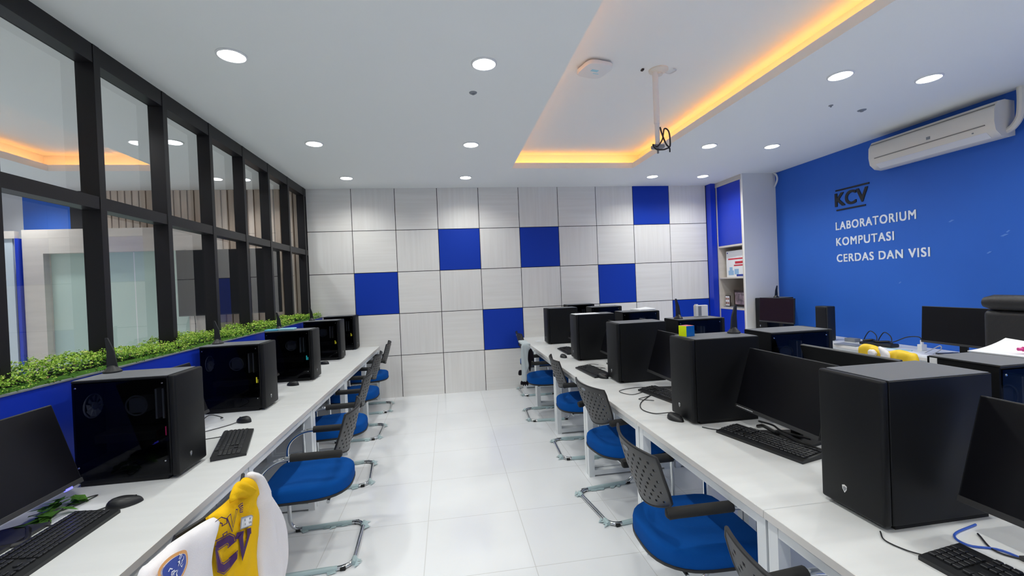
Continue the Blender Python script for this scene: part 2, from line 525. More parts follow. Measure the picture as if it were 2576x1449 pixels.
rnd = random.Random(4)
b = MB()
y = -0.01
while y > -7.2:
    near = y < -2.2
    y -= 0.00046 if near else 0.0009
    x = rnd.uniform(-.20, .148)
    bump = .5 + .5 * math.sin(y * 41 + 2.1 * math.sin(x * 37)) * math.cos(x * 33 + 1.7 * math.sin(y * 23))
    if -.105 < x < .01 and any(-.06 < y - p < .015 for p in posts): continue
    edge = max(.2, min(1, (.160 - x) / .05, (x + .22) / .05))
    top = (.045 + .040 * bump + .015 * math.sin(y * 6.1)) * (.35 + .65 * edge)
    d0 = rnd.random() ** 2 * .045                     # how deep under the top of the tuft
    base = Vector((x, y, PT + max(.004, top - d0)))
    tone = rnd.random() * .7 + bump * .3
    for k in range(5 if near else 4):
        a = rnd.uniform(0, 2 * PI); tilt = rnd.uniform(.2, 1.35)
        d = Vector((math.cos(a) * math.cos(tilt), math.sin(a) * math.cos(tilt), math.sin(tilt)))
        s_ = rnd.uniform(.0055, .0105) * (1 if near else 1.45)
        sd = d.cross(Vector((0, 0, 1))).normalized() * s_ * .48
        p0 = base + Vector((rnd.uniform(-.007, .007), rnd.uniform(-.007, .007), rnd.uniform(-.003, .006)))
        p1 = p0 + d * s_ * .6
        p2 = p0 + d * s_ * 1.1 - Vector((0, 0, s_ * .12))
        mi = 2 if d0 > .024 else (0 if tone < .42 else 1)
        q = rnd.random()
        if d0 < .012 and q < .16: mi = 3
        elif q > .97: mi = 4
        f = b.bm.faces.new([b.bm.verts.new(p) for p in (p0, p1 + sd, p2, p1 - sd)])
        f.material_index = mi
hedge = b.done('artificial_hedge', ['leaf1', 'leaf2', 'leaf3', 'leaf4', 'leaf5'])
tag(hedge, 'strip of green artificial boxwood leaves along the glass wall planter', 'artificial plant', kind='stuff')
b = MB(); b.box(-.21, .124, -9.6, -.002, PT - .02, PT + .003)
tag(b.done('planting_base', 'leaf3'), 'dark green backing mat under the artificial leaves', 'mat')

# ------------------------------------------------------------------ right end: cabinet, pillar, blue strip
b = MB(); b.box(6.115, 6.64, -.755, -.725, 0, H); b.box(6.115, 6.64, -.725, 0, 0, .02); struct(b, 'trim_2', 'pillar')
t = thing('tall_cabinet', 'tall built-in cabinet with blue doors and two open shelves beside the pillar', 'cabinet', (6.12, 0, 0))
b = MB()
b.box(.0, .5, -.725, -.70, .02, H - .001)
b.box(.0, .5, -.15, -.125, .02, H - .001)
b.box(.47, .5, -.70, -.15, .02, H - .001)
b.box(.0, .47, -.70, -.15, 1.985, 2.01)
b.box(.0, .47, -.70, -.15, 1.04, 1.065)
b.box(-.01, .47, -.725, -.125, 2.93, H - .001)
b.done('carcass', 'beige', t)
b = MB(); b.box(.0, .46, -.70, -.15, 1.505, 1.525); b.done('shelf', 'beige', t)
b = MB(); b.box(.002, .02, -.70, -.15, 2.012, 2.928); b.done('door', 'blue2', t)
b = MB(); b.box(.002, .02, -.70, -.15, .03, 1.038); b.done('door', 'blue2', t)
b = MB(); b.box(6.03, 6.115, -.124, -.001, 0, H); struct(b, 'trim_3', 'blue2')

t = thing('poster_board', 'white printed board with red heading standing on the upper cabinet shelf', 'sign', (6.205, -.395, 1.526), -.04)
b = MB(); b.box(0, .012, -.22, .20, 0, .40); b.done('board', 'paper', t)
b = MB(); b.box(-.002, 0, -.20, .15, .265, .285); b.box(-.002, 0, -.21, -.02, .20, .235, bev=0); b.box(-.002, 0, -.20, .01, .165, .185); b.done('red_print', 'red_ink', t)
b = MB(); b.box(-.002, 0, .02, .15, .03, .10); b.box(-.002, 0, .05, .12, .10, .15); b.box(-.002, 0, -.10, 0.0, .04, .12); b.done('pale_print', 'pblue', t)
b = MB(); b.box(-.003, 0, -.21, -.05, .01, .04); b.lathe([(.012, -.002), (.012, 0)], axis='x', off=(0, .165, .37), seg=12); b.done('blue_print', 'dblue', t)
t = thing('photo_frame', 'small black frame with four small photos on the lower cabinet shelf', 'picture frame', (6.185, -.232, 1.075), -.1)
b = MB(); b.box(0, .015, -.065, .065, 0, .17, bev=.003); b.done('frame', 'wood_d', t)
b = MB(); b.box(-.002, 0, -.055, .055, .012, .158); b.done('mount', 'paper', t)
b = MB()
for yy in (-.048, .006):
    for zz in (.035, .10): b.box(-.003, -.002, yy, yy + .042, zz, zz + .035)
b.done('photo', 'photo2', t)
t = thing('photo_frame', 'larger dark wooden frame with a group photo on the lower cabinet shelf', 'picture frame', (6.235, -.455, 1.075), -.05)
b = MB(); b.box(0, .02, -.15, .15, 0, .25, bev=.003); b.done('frame', 'wood_d', t)
b = MB(); b.box(-.002, 0, -.12, .12, .035, .215); b.done('photo', 'photo1', t)
tag((lambda q: (q.box(6.15, 6.32, -.62, -.18, 1.0655, 1.0745), q.done('folder', 'grey_pl'))[1])(MB()), 'thin grey folder lying under the frames on the lower shelf', 'folder')

# ------------------------------------------------------------------ lettering on the blue wall
def wall_text(name, mesh, y0, z0, m_, parent=None):
    """text plane: local x -> world -y, local y -> world z, thickness towards -x"""
    for v in mesh.vertices:
        v.co = Vector((6.64 - v.co.z, y0 - v.co.x, z0 + v.co.y))
    mesh.materials.clear(); mesh.materials.append(M[m_])
    mesh.flip_normals()
    o = bpy.data.objects.new(name, mesh); COL.objects.link(o)
    if parent: o.parent = parent
    return o
for txt, z0, z1, y1, lab in (('LABORATORIUM', 2.052, 2.150, -2.647, 'white wall lettering LABORATORIUM, top line under the black emblem'),
                             ('KOMPUTASI', 1.860, 1.958, -2.420, 'white wall lettering KOMPUTASI, middle line on the blue wall'),
                             ('CERDAS DAN VISI', 1.662, 1.757, -2.765, 'white wall lettering CERDAS DAN VISI, bottom line on the blue wall')):
    o = wall_text('wall_lettering', text_mesh(txt, -1.72 - y1, z1 - z0, .004, .024, 1.16), -1.72, z0, 'let_w')
    tag(o, lab, 'lettering', 'white lettering lines on the blue wall')
t = thing('wall_emblem', 'black KCV letters between two black bars on the blue wall', 'emblem')
wall_text('letters', text_mesh('KCV', .425, .165, .008, .028, 1.02), -1.722, 2.335, 'let_b', t)
b = MB(); b.box(6.632, 6.64, -2.165, -1.735, 2.522, 2.540); b.done('bar', 'let_b', t)
b = MB(); b.box(6.632, 6.64, -2.115, -1.74, 2.285, 2.302); b.done('bar', 'let_b', t)
for i, (yy, zz, ln) in enumerate(((-2.93, 1.98, .05), (-3.32, 1.80, .06), (-3.36, 1.83, .03), (-3.22, 1.66, .04), (-2.45, 1.40, .03))):
    b = MB(); b.prism([(yy - ln, zz + .012), (yy - ln * .55, zz + .016), (yy, zz), (yy - ln * .3, zz - .006), (yy - ln * .7, zz + .004)], 6.638, 6.64, 'x')
    tag(b.done('wall_scuff', 'scuff'), ['pale scuff mark right of the lettering on the blue wall', 'longer pale scuff mark far right below the air conditioner', 'short pale scuff just above the longer one far right', 'pale scuff low on the right of the blue wall', 'pale scuff below the bottom lettering line'][i], 'mark', 'scuffs on the blue wall')

# ------------------------------------------------------------------ air conditioner
t = thing('air_conditioner', 'cream split air conditioner high on the blue wall', 'air conditioner', (6.64, -2.895, 2.628))
prof = [(0, .0), (0, .29), (-.10, .30), (-.165, .285), (-.205, .22), (-.21, .12), (-.195, .045), (-.14, .0), (-.06, -.01)]
b = MB(); b.prism([(p[0], p[1]) for p in prof], -.545, .545, 'y'); o = b.done('housing', 'cream', t, True, 0.9)
b = MB(); b.prism([(-.212, .10), (-.212, .108), (-.20, .108), (-.20, .10)], -.48, .48, 'y')
b.prism([(-.19, .252), (-.185, .262), (-.17, .262), (-.17, .252)], -.535, .535, 'y')
b.done('front_groove', 'cream_d', t)
b = MB(); b.prism([(-.196, .044), (-.142, -.002), (-.136, .002), (-.19, .048)], -.48, .48, 'y'); b.done('air_flap', 'white_pl', t)
b = MB(); b.box(-.214, -.208, -.06, -.03, .13, .155); b.box(-.214, -.208, -.40, -.39, .06, .07); b.done('badge', 'grey_pl', t)
tag((lambda q: (q.tube(smooth_path([(6.57, -3.43, 2.665), (6.57, -3.475, 2.69), (6.58, -3.51, 2.76), (6.59, -3.515, 2.88), (6.59, -3.515, 2.999)]), .026, 10), q.done('refrigerant_pipe', 'cream', None, True))[1])(MB()), 'wrapped cream pipe rising from the air conditioner to the ceiling', 'pipe')
tag((lambda q: (q.tube(smooth_path([(6.61, -.77, 2.999), (6.60, -.83, 2.95), (6.60, -.84, 2.88), (6.61, -.775, 2.80)]), .012, 8), q.done('conduit', 'white_pl', None, True))[1])(MB()), 'white curved conduit at the top corner beside the pillar', 'conduit')

# ------------------------------------------------------------------ ceiling fittings
def spot(x, y, w=SPOT_W, col=SPOT_COL):
    l = bpy.data.lights.new('downlight_beam', 'SPOT'); l.energy = w; l.color = col
    l.spot_size = math.radians(150); l.spot_blend = 0.9; l.shadow_soft_size = .06
    o = bpy.data.objects.new('downlight_beam', l); COL.objects.link(o)
    o.location = (x, y, H - .02)
    return o
def make_downlight(disc):
    t = thing('ceiling_downlight', '', 'ceiling light')
    b = MB(); b.lathe([(.085, 0), (.085, -.004), (.075, -.009), (.068, -.004), (.068, 0)], seg=28); b.done('rim', 'white_pl', t)
    b = MB(); b.lathe([(.066, -.0045), (.066, -.010), (.05, -.012)], seg=28); b.done('diffuser', disc, t)
    return t
xs_words = {.683: 'in the row beside the glass wall', 2.197: 'in the row over the aisle', 4.83: 'in the row right of the amber recess', 5.60: 'in the row nearest the blue wall'}
ys_words = {-.617: 'closest to the panelled back wall', -1.97: 'second from the back wall', -3.6: 'third from the back wall', -5.25: 'fourth from the back wall', -6.9: 'fifth from the back wall', -8.5: 'sixth from the back wall'}
proto = None
for x, xw in xs_words.items():
    for y, yw in ys_words.items():
        spot(x, y)
        if y < -4: continue
        t = make_downlight('lamp') if proto is None else copy_tree(proto)
        if proto is None: proto = t
        t.location = (x, y, H)
        tag(t, 'downlight ' + xw + ', ' + yw, 'ceiling light', 'downlights of the computer room')
proto2 = make_downlight('lamp2')
first = True
for (x, y, lab) in ((-.545, -.58, 'downlight beyond the glass closest to the slatted wall'), (-.545, -1.995, 'small bright downlight beyond the glass, right of its amber recess')):
    t = proto2 if first else copy_tree(proto2); first = False
    t.location = (x, y, H)
    tag(t, lab, 'ceiling light', 'downlights of the room beyond the glass')
for x in (-.545, -3.1, -4.7):
    for y in (-.58, -1.995, -3.6, -5.3, -7.5):
        spot(x, y, SPOT_W * .8, (0.97, 0.98, 1.0))

for i, (x, y, r_) in enumerate(((2.151, -3.167, .03), (5.266, -3.077, .018), (5.668, -2.991, .035))):
    b = MB(); b.lathe([(r_, 0), (r_ * .9, -.005), (r_ * .4, -.009), (r_ * .35, -.015), (.004, -.017)], seg=16)
    o = b.done('sprinkler', 'grey_pl', None, True); o.location = (x, y, H)
    tag(o, ['grey sprinkler head in the ceiling over the aisle', 'tiny grey sensor in the ceiling right of the recess', 'grey sprinkler head in the ceiling nearest the air conditioner'][i], 'sprinkler' if i != 1 else 'sensor')

# access point
t = thing('access_point', 'white rounded wireless access point under the raised ceiling', 'access point', (3.09, -3.20, H + .215), .25)
b = MB()
ring = []
for s_, z in ((.9, -.012), (1, -.018), (1, -.036), (.96, -.045), (.85, -.0485)):
    ring.append([b.bm.verts.new((.115 * s_ * math.copysign(abs(math.cos(a)) ** .5, math.cos(a)), .115 * s_ * math.copysign(abs(math.sin(a)) ** .5, math.sin(a)), z)) for a in [2 * PI * (k + .5) / 40 for k in range(40)]])
for A, B in zip(ring, ring[1:]):
    for k in range(40): b.bm.faces.new((A[k], A[(k + 1) % 40], B[(k + 1) % 40], B[k]))
b.bm.faces.new(ring[0]); b.bm.faces.new(ring[-1][::-1])
b.done('cover', 'white_pl', t, True)
b = MB(); b.lathe([(.06, -.014), (.06, 0)], seg=20); b.done('mount_plate', 'white_pl', t)
b = MB(); b.box(-.04, .02, -.03, .0, -.0492, -.048); b.box(.0, .05, .02, .028, -.0492, -.048); b.done('label_print', 'lblue2', t)

# projector mount
t = thing('projector_mount', 'white ceiling pole of a projector mount with hanging black cable', 'projector mount', (3.60, -3.17, H + .215))
b = MB(); b.lathe([(.075, 0), (.075, -.012), (.03, -.03), (.03, -.045)], seg=24, off=(.03, 0, 0)); b.done('ceiling_plate', 'cream', t, True)
b = MB(); b.tube([(0, 0, -.02), (0, 0, -.43)], .023, 14); b.done('upper_tube', 'white_pl', t, True)
b = MB(); b.tube([(0, 0, -.41), (0, 0, -.60)], .018, 14); b.tube([(-.0, -.026, -.415), (.0, .026, -.415)], .005, 8); b.done('lower_tube', 'white_pl', t, True)
b = MB(); b.box(-.045, .045, -.03, .03, -.625, -.60, 0, .004); b.tube([(0, 0, -.61), (0, 0, -.665)], .008, 8); b.done('bracket', 'grey_pl', t)
b = MB(); b.tube(smooth_path([(.02, -.01, -.46), (.03, -.02, -.52), (.055, -.03, -.60), (.085, -.03, -.62), (.095, -.02, -.56), (.09, -.01, -.49), (.06, 0, -.47), (.03, -.02, -.56), (-.02, -.03, -.62), (-.05, -.02, -.60), (-.03, -.03, -.64), (.03, -.035, -.645), (.08, -.03, -.63), (.09, -.02, -.66)]), .006, 6)
b.done('cable', 'cable', t, True)
b = MB(); b.tube(smooth_path([(.05, 0, -.005), (.13, .02, -.02), (.17, -.02, -.012), (.13, -.05, -.015)]), .004, 6); b.done('loose_wire', 'cable_w', t, True)
b = MB(); b.box(-.115, -.095, -.015, .015, -.014, 0, 0, .004); b.done('cable_outlet', 'wood_d', t)

# ------------------------------------------------------------------ desks
def make_desk(L, D, label, loc, group, front=1):
    """front edge on local +x*front; length along y; origin at the floor under the middle of the front edge"""
    t = thing('computer_desk', label, 'desk', loc, 0, group)
    f = front
    def bx(m, xa, xb, *r, **k): m.box(min(xa * f, xb * f), max(xa * f, xb * f), *r, **k)
    b = MB(); bx(b, -D, 0, -L / 2 + .001, L / 2 - .001, .722, .75, bev=.0015, seg=1); o = b.done('tabletop', ['white'], t)
    b = MB(); bx(b, -.0005, .0012, -L / 2 + .001, L / 2 - .001, .7225, .7488); b.done('edge_band', 'wedge', t)
    b = MB(); bx(b, -.045, -.012, -L / 2 + .05, L / 2 - .05, .680, .722); b.done('apron', 'steel', t)
    b = MB(); bx(b, -D + .02, -D + .05, -L / 2 + .05, L / 2 - .05, .680, .722); b.done('rear_apron', 'steel', t)
    for s in (-1, 1):
        y0, y1 = sorted((s * (L / 2 - .006), s * (L / 2 - .05)))
        b = MB(); bx(b, -.055, -.010, y0, y1, 0, .722); b.done('leg', 'steel', t)
        b = MB(); bx(b, -D + .02, -D + .065, y0, y1, 0, .722); b.done('leg', 'steel', t)
        b = MB(); bx(b, -D + .065, -.055, y0, y1, .012, .050); b.done('floor_rail', 'steel', t)
        b = MB(); bx(b, -D + .065, -.055, y0, y1, .680, .722); b.done('side_rail', 'steel', t)
    return t
ordn = ['at the panelled back wall', 'second from the back wall', 'third from the back wall', 'fourth from the back wall', 'fifth from the back wall', 'nearest the camera']
proto = None
for i in range(6):
    loc = (.905, -.515 - 1.03 * i - .002, 0)
    if proto is None: proto = t = make_desk(1.03, .745, '', loc, None)
    else: t = copy_tree(proto); t.location = loc
    tag(t, 'white desk under the planter on the left, ' + ordn[i], 'desk', 'left row of white desks')
proto = None
for i in range(6):
    loc = (2.945, -.5075 - 1.015 * i - .002, 0)
    if proto is None: proto = t = make_desk(1.015, .71, '', loc, None, -1)
    else: t = copy_tree(proto); t.location = loc
    tag(t, 'white desk facing the aisle in the middle block, ' + ordn[i], 'desk', 'aisle side of the middle desk block')
proto = None
for i in range(6):
    loc = (4.385, -.5075 - 1.015 * i - .002, 0)
    if proto is None: proto = t = make_desk(1.015, .715, '', loc, None, 1)
    else: t = copy_tree(proto); t.location = loc
    tag(t, 'white desk on the far side of the middle block, ' + ordn[i], 'desk', 'far side of the middle desk block')
proto = None
for i in range(4):
    loc = (6.09, -.765 - .6 - 1.2 * i, 0)
    if proto is None: proto = t = make_desk(1.2, .545, '', loc, None, -1)
    else: t = copy_tree(proto); t.location = loc
    tag(t, 'white desk against the blue wall, ' + ['next to the pillar', 'second from the pillar', 'third from the pillar', 'fourth from the pillar'][i], 'desk', 'desks along the blue wall')

# ------------------------------------------------------------------ cantilever chairs
def seat_outline(n=40):
    pts = []
    for i in range(n):
        a = 2 * PI * i / n
        c, s = math.cos(a), math.sin(a)
        ex = 3.0 if c < 0 else 7.0
        r = (abs(c) ** ex + abs(s) ** ex) ** (-1 / ex)
        x = r * c * .235; y = r * s * .235
        if x < 0: y *= 1 - .10 * (x / .235) ** 2
        pts.append((x, y))
    return pts
def make_chair():
    t = thing('cantilever_chair', '', 'chair')
    # seat cushion: rings
    ol = seat_outline(44)
    b = MB()
    lv = [(.985, .402), (1.0, .412), (1.0, .452), (.988, .466), (.955, .474), (.88, .478), (.6, .474), (.3, .470)]
    rings = []
    for s, z in lv:
        rings.append([b.bm.verts.new((x * s, y * s, z + .006 * math.cos(x * 9) * (s < .95) + (.012 * (x / .235) ** 2 if x < 0 else -.012 * (x / .235) ** 2) * 0)) for x, y in ol])
    n = len(ol)
    for A, B in zip(rings, rings[1:]):
        for k in range(n): b.bm.faces.new((A[k], A[(k + 1) % n], B[(k + 1) % n], B[k]))
    b.bm.faces.new(rings[0][::-1]); b.bm.faces.new(rings[-1])
    b.done('seat', 'seat', t, True, 1.2)
    b = MB()
    lv = [(.80, .384), (.97, .390), (1.01, .397), (1.012, .407), (.99, .409)]
    rings = [[b.bm.verts.new((x * s, y * s, z)) for x, y in ol] for s, z in lv]
    for A, B in zip(rings, rings[1:]):
        for k in range(n): b.bm.faces.new((A[k], A[(k + 1) % n], B[(k + 1) % n], B[k]))
    b.bm.faces.new(rings[0][::-1]); b.bm.faces.new(rings[-1])
    b.done('seat_shell', 'pan', t, True, 1.2)
    # chrome tube: one continuous bend
    R = .0125
    W = .245
    path = [(-.16, -W, .655), (.12, -W, .655), (.215, -W, .58), (.215, -W, R), (-.25, -W, R), (-.25, W, R), (.215, W, R), (.215, W, .58), (.12, W, .655), (-.16, W, .655)]
    b = MB(); b.tube(fillet(path, .085, 6), R, 12)
    b.tube(fillet([(.17, -W, .375), (.215, -W, .375)], .01, 2), R, 8); b.tube([(.215, -W + .005, .378), (.215, W - .005, .378)], .010, 8)
    b.tube([(-.13, -W + .03, .378), (-.13, W - .03, .378)], .010, 8)
    b.tube([(-.13, -.17, .378), (.215, -.17, .378)], .010, 8); b.tube([(-.13, .17, .378), (.215, .17, .378)], .010, 8)
    b.done('frame', 'chrome', t, True, 0.9)
    for s in (-1, 1):
        b = MB(); b.tube(fillet([(-.215, s * W * .98, .650), (-.19, s * W, .655), (.045, s * W, .658)], .02, 3), .0215, 12)
        b.done('armrest', 'rubber', t, True)
        b = MB(); b.box(-.222, -.18, s * .236 - .017, s * .236 + .017, .632, .668, 0, .01); b.done('arm_joint', 'rubber', t, True)
    # perforated back: cells with staggered square holes, on a curved sheet
    NU, NV = 19, 10
    hw = .225
    def S(u, v):                     # u -1..1 across, v 0..1 up
        z = .590 + .268 * v
        w = hw * (.70 + .30 * min(1, (v / .45)) ** .5) if v < .45 else hw
        if v > .85: w = hw * (1 - .05 * ((v - .85) / .15) ** 2)
        zz = z + (.045 * (1 - v) * (u * u) if v < 1 else 0) * 1.0
        x = -.215 - .075 * v ** 1.3 + .045 * u * u - .012 * math.sin(v * PI)
        return Vector((x, u * w, zz))
    b = MB()
    TH = .007
    vg = {}
    def V(i, j, side):
        k = (round(i * 100), round(j * 100), side)
        if k not in vg:
            p = S(i / NU * 2 - 1, j / NV)
            vg[k] = b.bm.verts.new(p + Vector((side * TH, 0, 0)))
        return vg[k]
    for i in range(NU):
        for j in range(NV):
            hole = (i + j) % 2 == 0 and 1 <= i < NU - 1 and 1 <= j < NV - 1 and not (j == NV - 2 and 7 <= i <= 11)
            ring = [(i, j), (i + .5, j), (i + 1, j), (i + 1, j + .5), (i + 1, j + 1), (i + .5, j + 1), (i, j + 1), (i, j + .5)]
            if not hole:
                b.bm.faces.new([V(*q, 0) for q in ring]); b.bm.faces.new([V(*q, 1) for q in ring][::-1])
            else:
                hx, hz = .27, .22
                inn = [(i + .5 + dx, j + .5 + dz) for dx, dz in ((-hx, -hz), (0, -hz * 1.1), (hx, -hz), (hx * 1.1, 0), (hx, hz), (0, hz * 1.1), (-hx, hz), (-hx * 1.1, 0))]
                for k in range(8):
                    k2 = (k + 1) % 8
                    b.bm.faces.new([V(*ring[k], 0), V(*ring[k2], 0), V(*inn[k2], 0), V(*inn[k], 0)])
                    b.bm.faces.new([V(*ring[k], 1), V(*inn[k], 1), V(*inn[k2], 1), V(*ring[k2], 1)])
                    b.bm.faces.new([V(*inn[k], 0), V(*inn[k2], 0), V(*inn[k2], 1), V(*inn[k], 1)])
    per = [(x / 2, 0) for x in range(2 * NU)] + [(NU, y / 2) for y in range(2 * NV)] + [(NU - x / 2, NV) for x in range(2 * NU)] + [(0, NV - y / 2) for y in range(2 * NV)]
    for k in range(len(per)):
        p, q = per[k], per[(k + 1) % len(per)]
        b.bm.faces.new([V(*p, 0), V(*q, 0), V(*q, 1), V(*p, 1)])
    bk = b.done('backrest', 'back_pl', t, True, 0.5)
    b = MB()
    rim = [S(x / 12 * 2 - 1, 0) + Vector((TH / 2, 0, 0)) for x in range(13)]
    side_l = [S(-1, v / 8) + Vector((TH / 2, 0, 0)) for v in range(8, 0, -1)]
    side_r = [S(1, v / 8) + Vector((TH / 2, 0, 0)) for v in range(1, 9)]
    top = [S(1 - x / 12 * 2, 1) + Vector((TH / 2, 0, 0)) for x in range(1, 12)]
    b.tube(side_l + rim + side_r + top, .0065, 8, closed=True)
    b.done('back_rim', 'pan', bk, True)
    b = MB()
    c0 = S(0, .88) + Vector((-.002, 0, 0))
    vs = [b.bm.verts.new(c0 + Vector((-.0015 - .035 * math.sin(a) * 0, .028 * math.cos(a), .009 * math.sin(a)))) for a in [2 * PI * k / 16 for k in range(16)]]
    vs2 = [b.bm.verts.new(v.co + Vector((.004, 0, 0))) for v in vs]
    b.bm.faces.new(vs); b.bm.faces.new(vs2[::-1])
    for k in range(16): b.bm.faces.new((vs[k], vs[(k + 1) % 16], vs2[(k + 1) % 16], vs2[k]))
    b.done('back_badge', 'grey_pl', bk)
    # torn remains of the wrapping film on the floor tube
    rr = random.Random(9)
    for s in (-1, 1):
        b = MB()
        b.tube([(-.17, s * W, R), (-.10, s * W, R + .0005), (.03, s * W, R), (.14, s * W, R)], [.0145, .0152, .0148, .0143], 10)
        for k in range(7):
            x0 = rr.uniform(-.17, .14); y0 = s * W + rr.choice((-1, 1)) * .012
            dy = (y0 - s * W) * rr.uniform(.6, 2.2)
            b.bm.faces.new([b.bm.verts.new(p) for p in ((x0, y0, .014), (x0 + rr.uniform(.02, .06), y0, .010), (x0 + rr.uniform(.01, .05), y0 + dy, .003), (x0 - .01, y0 + dy * .6, .006))])
        yy = s * .195
        b.tube([(-.25, yy - .03, R), (-.25, yy, R + .0004), (-.25, yy + .025, R)], [.0142, .0155, .0140], 10)
        for k in range(4):
            y0 = yy + rr.uniform(-.04, .04)
            b.bm.faces.new([b.bm.verts.new(p) for p in ((-.262, y0, .014), (-.262, y0 + .03, .012), (-.275 - rr.uniform(0, .025), y0 + rr.uniform(-.01, .04), .004))])
        b.done('plastic_wrap', 'wrap', t, False)
    for s in (-1, 1):
        for x0 in (-.215, .15):
            b = MB(); b.box(x0, x0 + .03, s * W - .0145, s * W + .0145, 0.0, .02, 0, .003, 1); b.done('glide', 'rubber', t)
    return t

chairs = [
    ((1.045, -3.645), PI + math.radians(2.6), 'blue seated chair on the left beside the yellow and white jersey'),
    ((.945, -2.61), PI + math.radians(5.5), 'blue seated chair second from the jersey on the left row'),
    ((.87, -1.50), PI, 'blue seated chair third from the jersey on the left row'),
    ((.845, -.53), PI + math.radians(3.7), 'blue seated chair at the far end of the left row by the back wall'),
    ((.835, -4.80), PI, 'chair under the yellow and white jersey, nearest on the left'),
    ((3.13, -.26), math.radians(0), 'farthest chair of the right row, by the back wall'),
    ((3.02, -1.385), math.radians(-3.4), 'blue seated chair with a grey knit jacket hanging on its back'),
    ((3.10, -2.50), math.radians(-4), 'blue seated chair in the middle of the right row, third from the back wall'),
    ((3.07, -3.53), math.radians(7.6), 'blue seated chair on the right, fourth from the back wall'),
    ((2.93, -4.625), math.radians(-2), 'large near blue seated chair on the right with its whole seat in view'),
    ((2.90, -5.515), math.radians(4), 'nearest chair on the right, cut off by the lower edge of the picture'),
]
proto = None
chair_obs = []
for (x, y), rz, lab in chairs:
    t = make_chair() if proto is None else copy_tree(proto)
    if proto is None: proto = t
    t.location = (x, y, 0); t.rotation_euler = (0, 0, rz)
    tag(t, lab, 'chair', 'blue cantilever chairs along the aisle')
    chair_obs.append(t)
t = copy_tree(proto); t.location = (5.56, -3.52, 0); t.rotation_euler = (0, 0, 0)
tag(t, 'chair at the blue wall desks with a yellow jacket over its back', 'chair', 'chairs of the wall desks')

# ------------------------------------------------------------------ tower computers
def make_tower(light='g_yel'):
    t = thing('computer_tower', '', 'computer')
    X0, X1, Y0, Y1, Z0, Z1 = -.205, .205, -.115, .115, .018, .466
    b = MB()
    b.box(X0, X1 - .03, Y1 - .008, Y1, Z0, Z1, 0, .002, 1)                       # closed side
    b.box(X0, X0 + .008, Y0 + .004, Y1 - .008, Z0, Z1 - .002, 0)                 # rear
    b.box(X0, X1 - .03, Y0, Y1 - .008, Z1 - .010, Z1, 0, .002, 1)                # top
    b.box(X0 + .008, X1 - .03, Y0 + .004, Y1 - .008, Z0, Z0 + .075, 0)           # power supply shroud
    b.box(X0 + .008, X1 - .05, .055, .060, Z0 + .075, Z1 - .010, 1)              # tray
    b.box(X1 - .045, X1 - .03, Y0 + .004, Y1 - .008, Z0 + .075, Z1 - .010, 1)    # front bulkhead
    b.done('case', ['case', 'case_in'], t)
    b = MB(); b.box(X1 - .03, X1, Y0, Y1, Z0 - .004, Z1 + .002, 0, .009, 3); front = b.done('front_panel', 'case', t, True)
    b = MB(); b.box(X0 + .01, X1 - .05, Y0 + .012, Y1 - .012, 0, Z0, 0); b.done('feet', 'rubber', t)
    b = MB(); b.box(X0 + .004, X1 - .034, Y0 - .003, Y0 + .001, Z0 + .012, Z1 - .012); pane = b.done('side_glass', 'smoke', t)
    b = MB()
    for xx in (X0 + .018, X1 - .05):
        for zz in (Z0 + .07, Z1 - .03): b.lathe([(.003, -.004), (.004, -.002), (.004, 0)], axis='y', off=(xx, Y0 - .001, zz), seg=10)
    b.done('glass_screws', 'silver', pane)
    b = MB(); b.box(X0 + .004, X1 - .032, Y0 + .004, Y1 - .004, Z1, Z1 + .0025, 0, .001, 1); b.done('top_filter', 'mesh_top', t)
    f = MB(); f.lathe([(.055, 0), (.055, .004), (.050, .004), (.050, 0)], axis='x', off=(X0 + .012, -.02, .335), seg=24)
    f.lathe([(.018, 0), (.018, .012)], axis='x', off=(X0 + .012, -.02, .335), seg=16)
    for k in range(9):
        a = 2 * PI * k / 9; c, s = math.cos(a), math.sin(a); c2, s2 = math.cos(a + .56), math.sin(a + .56)
        f.quad([(X0 + .018, -.02 + .017 * c, .335 + .017 * s), (X0 + .018, -.02 + .048 * c, .335 + .048 * s), (X0 + .024, -.02 + .048 * c2, .335 + .048 * s2), (X0 + .024, -.02 + .017 * c2, .335 + .017 * s2)])
    f.done('rear_fan', 'dim_fan', t)
    f = MB(); f.tube([(-.02 + .045 * math.cos(a), -.01, .32 + .045 * math.sin(a)) for a in [2 * PI * k / 24 for k in range(24)]], .004, 6, closed=True)
    f.box(-.055, .015, -.005, .054, .285, .355); f.done('processor_cooler', 'grey_pl', t)
    for xx in (.055, .085):
        f = MB(); f.box(xx, xx + .008, -.005, .054, .25, .39); f.done('memory_stick', 'dim_fan', t)
    f = MB(); f.box(-.15, .10, -.08, .054, .175, .215, 0, .004); card = f.done('graphics_card', 'case_in', t)
    f = MB(); f.box(.125, .131, -.060, -.054, .185, .225); f.box(.137, .141, -.060, -.054, .185, .21); f.done('light_bar', light, card)
    f = MB(); sh = [(-.009, .010), (0, .014), (.009, .010), (.008, -.002), (0, -.014), (-.008, -.002)]
    f.prism([(p[0] - .02, p[1] + .078) for p in sh], X1 - .0005, X1 + .0015, 'x')
    f.prism([(p[0] * .55 - .02, p[1] * .55 + .078) for p in sh], X1 + .001, X1 + .0025, 'x', 1)
    f.done('shield_badge', ['silver', 'grey_pl'], front)
    return t
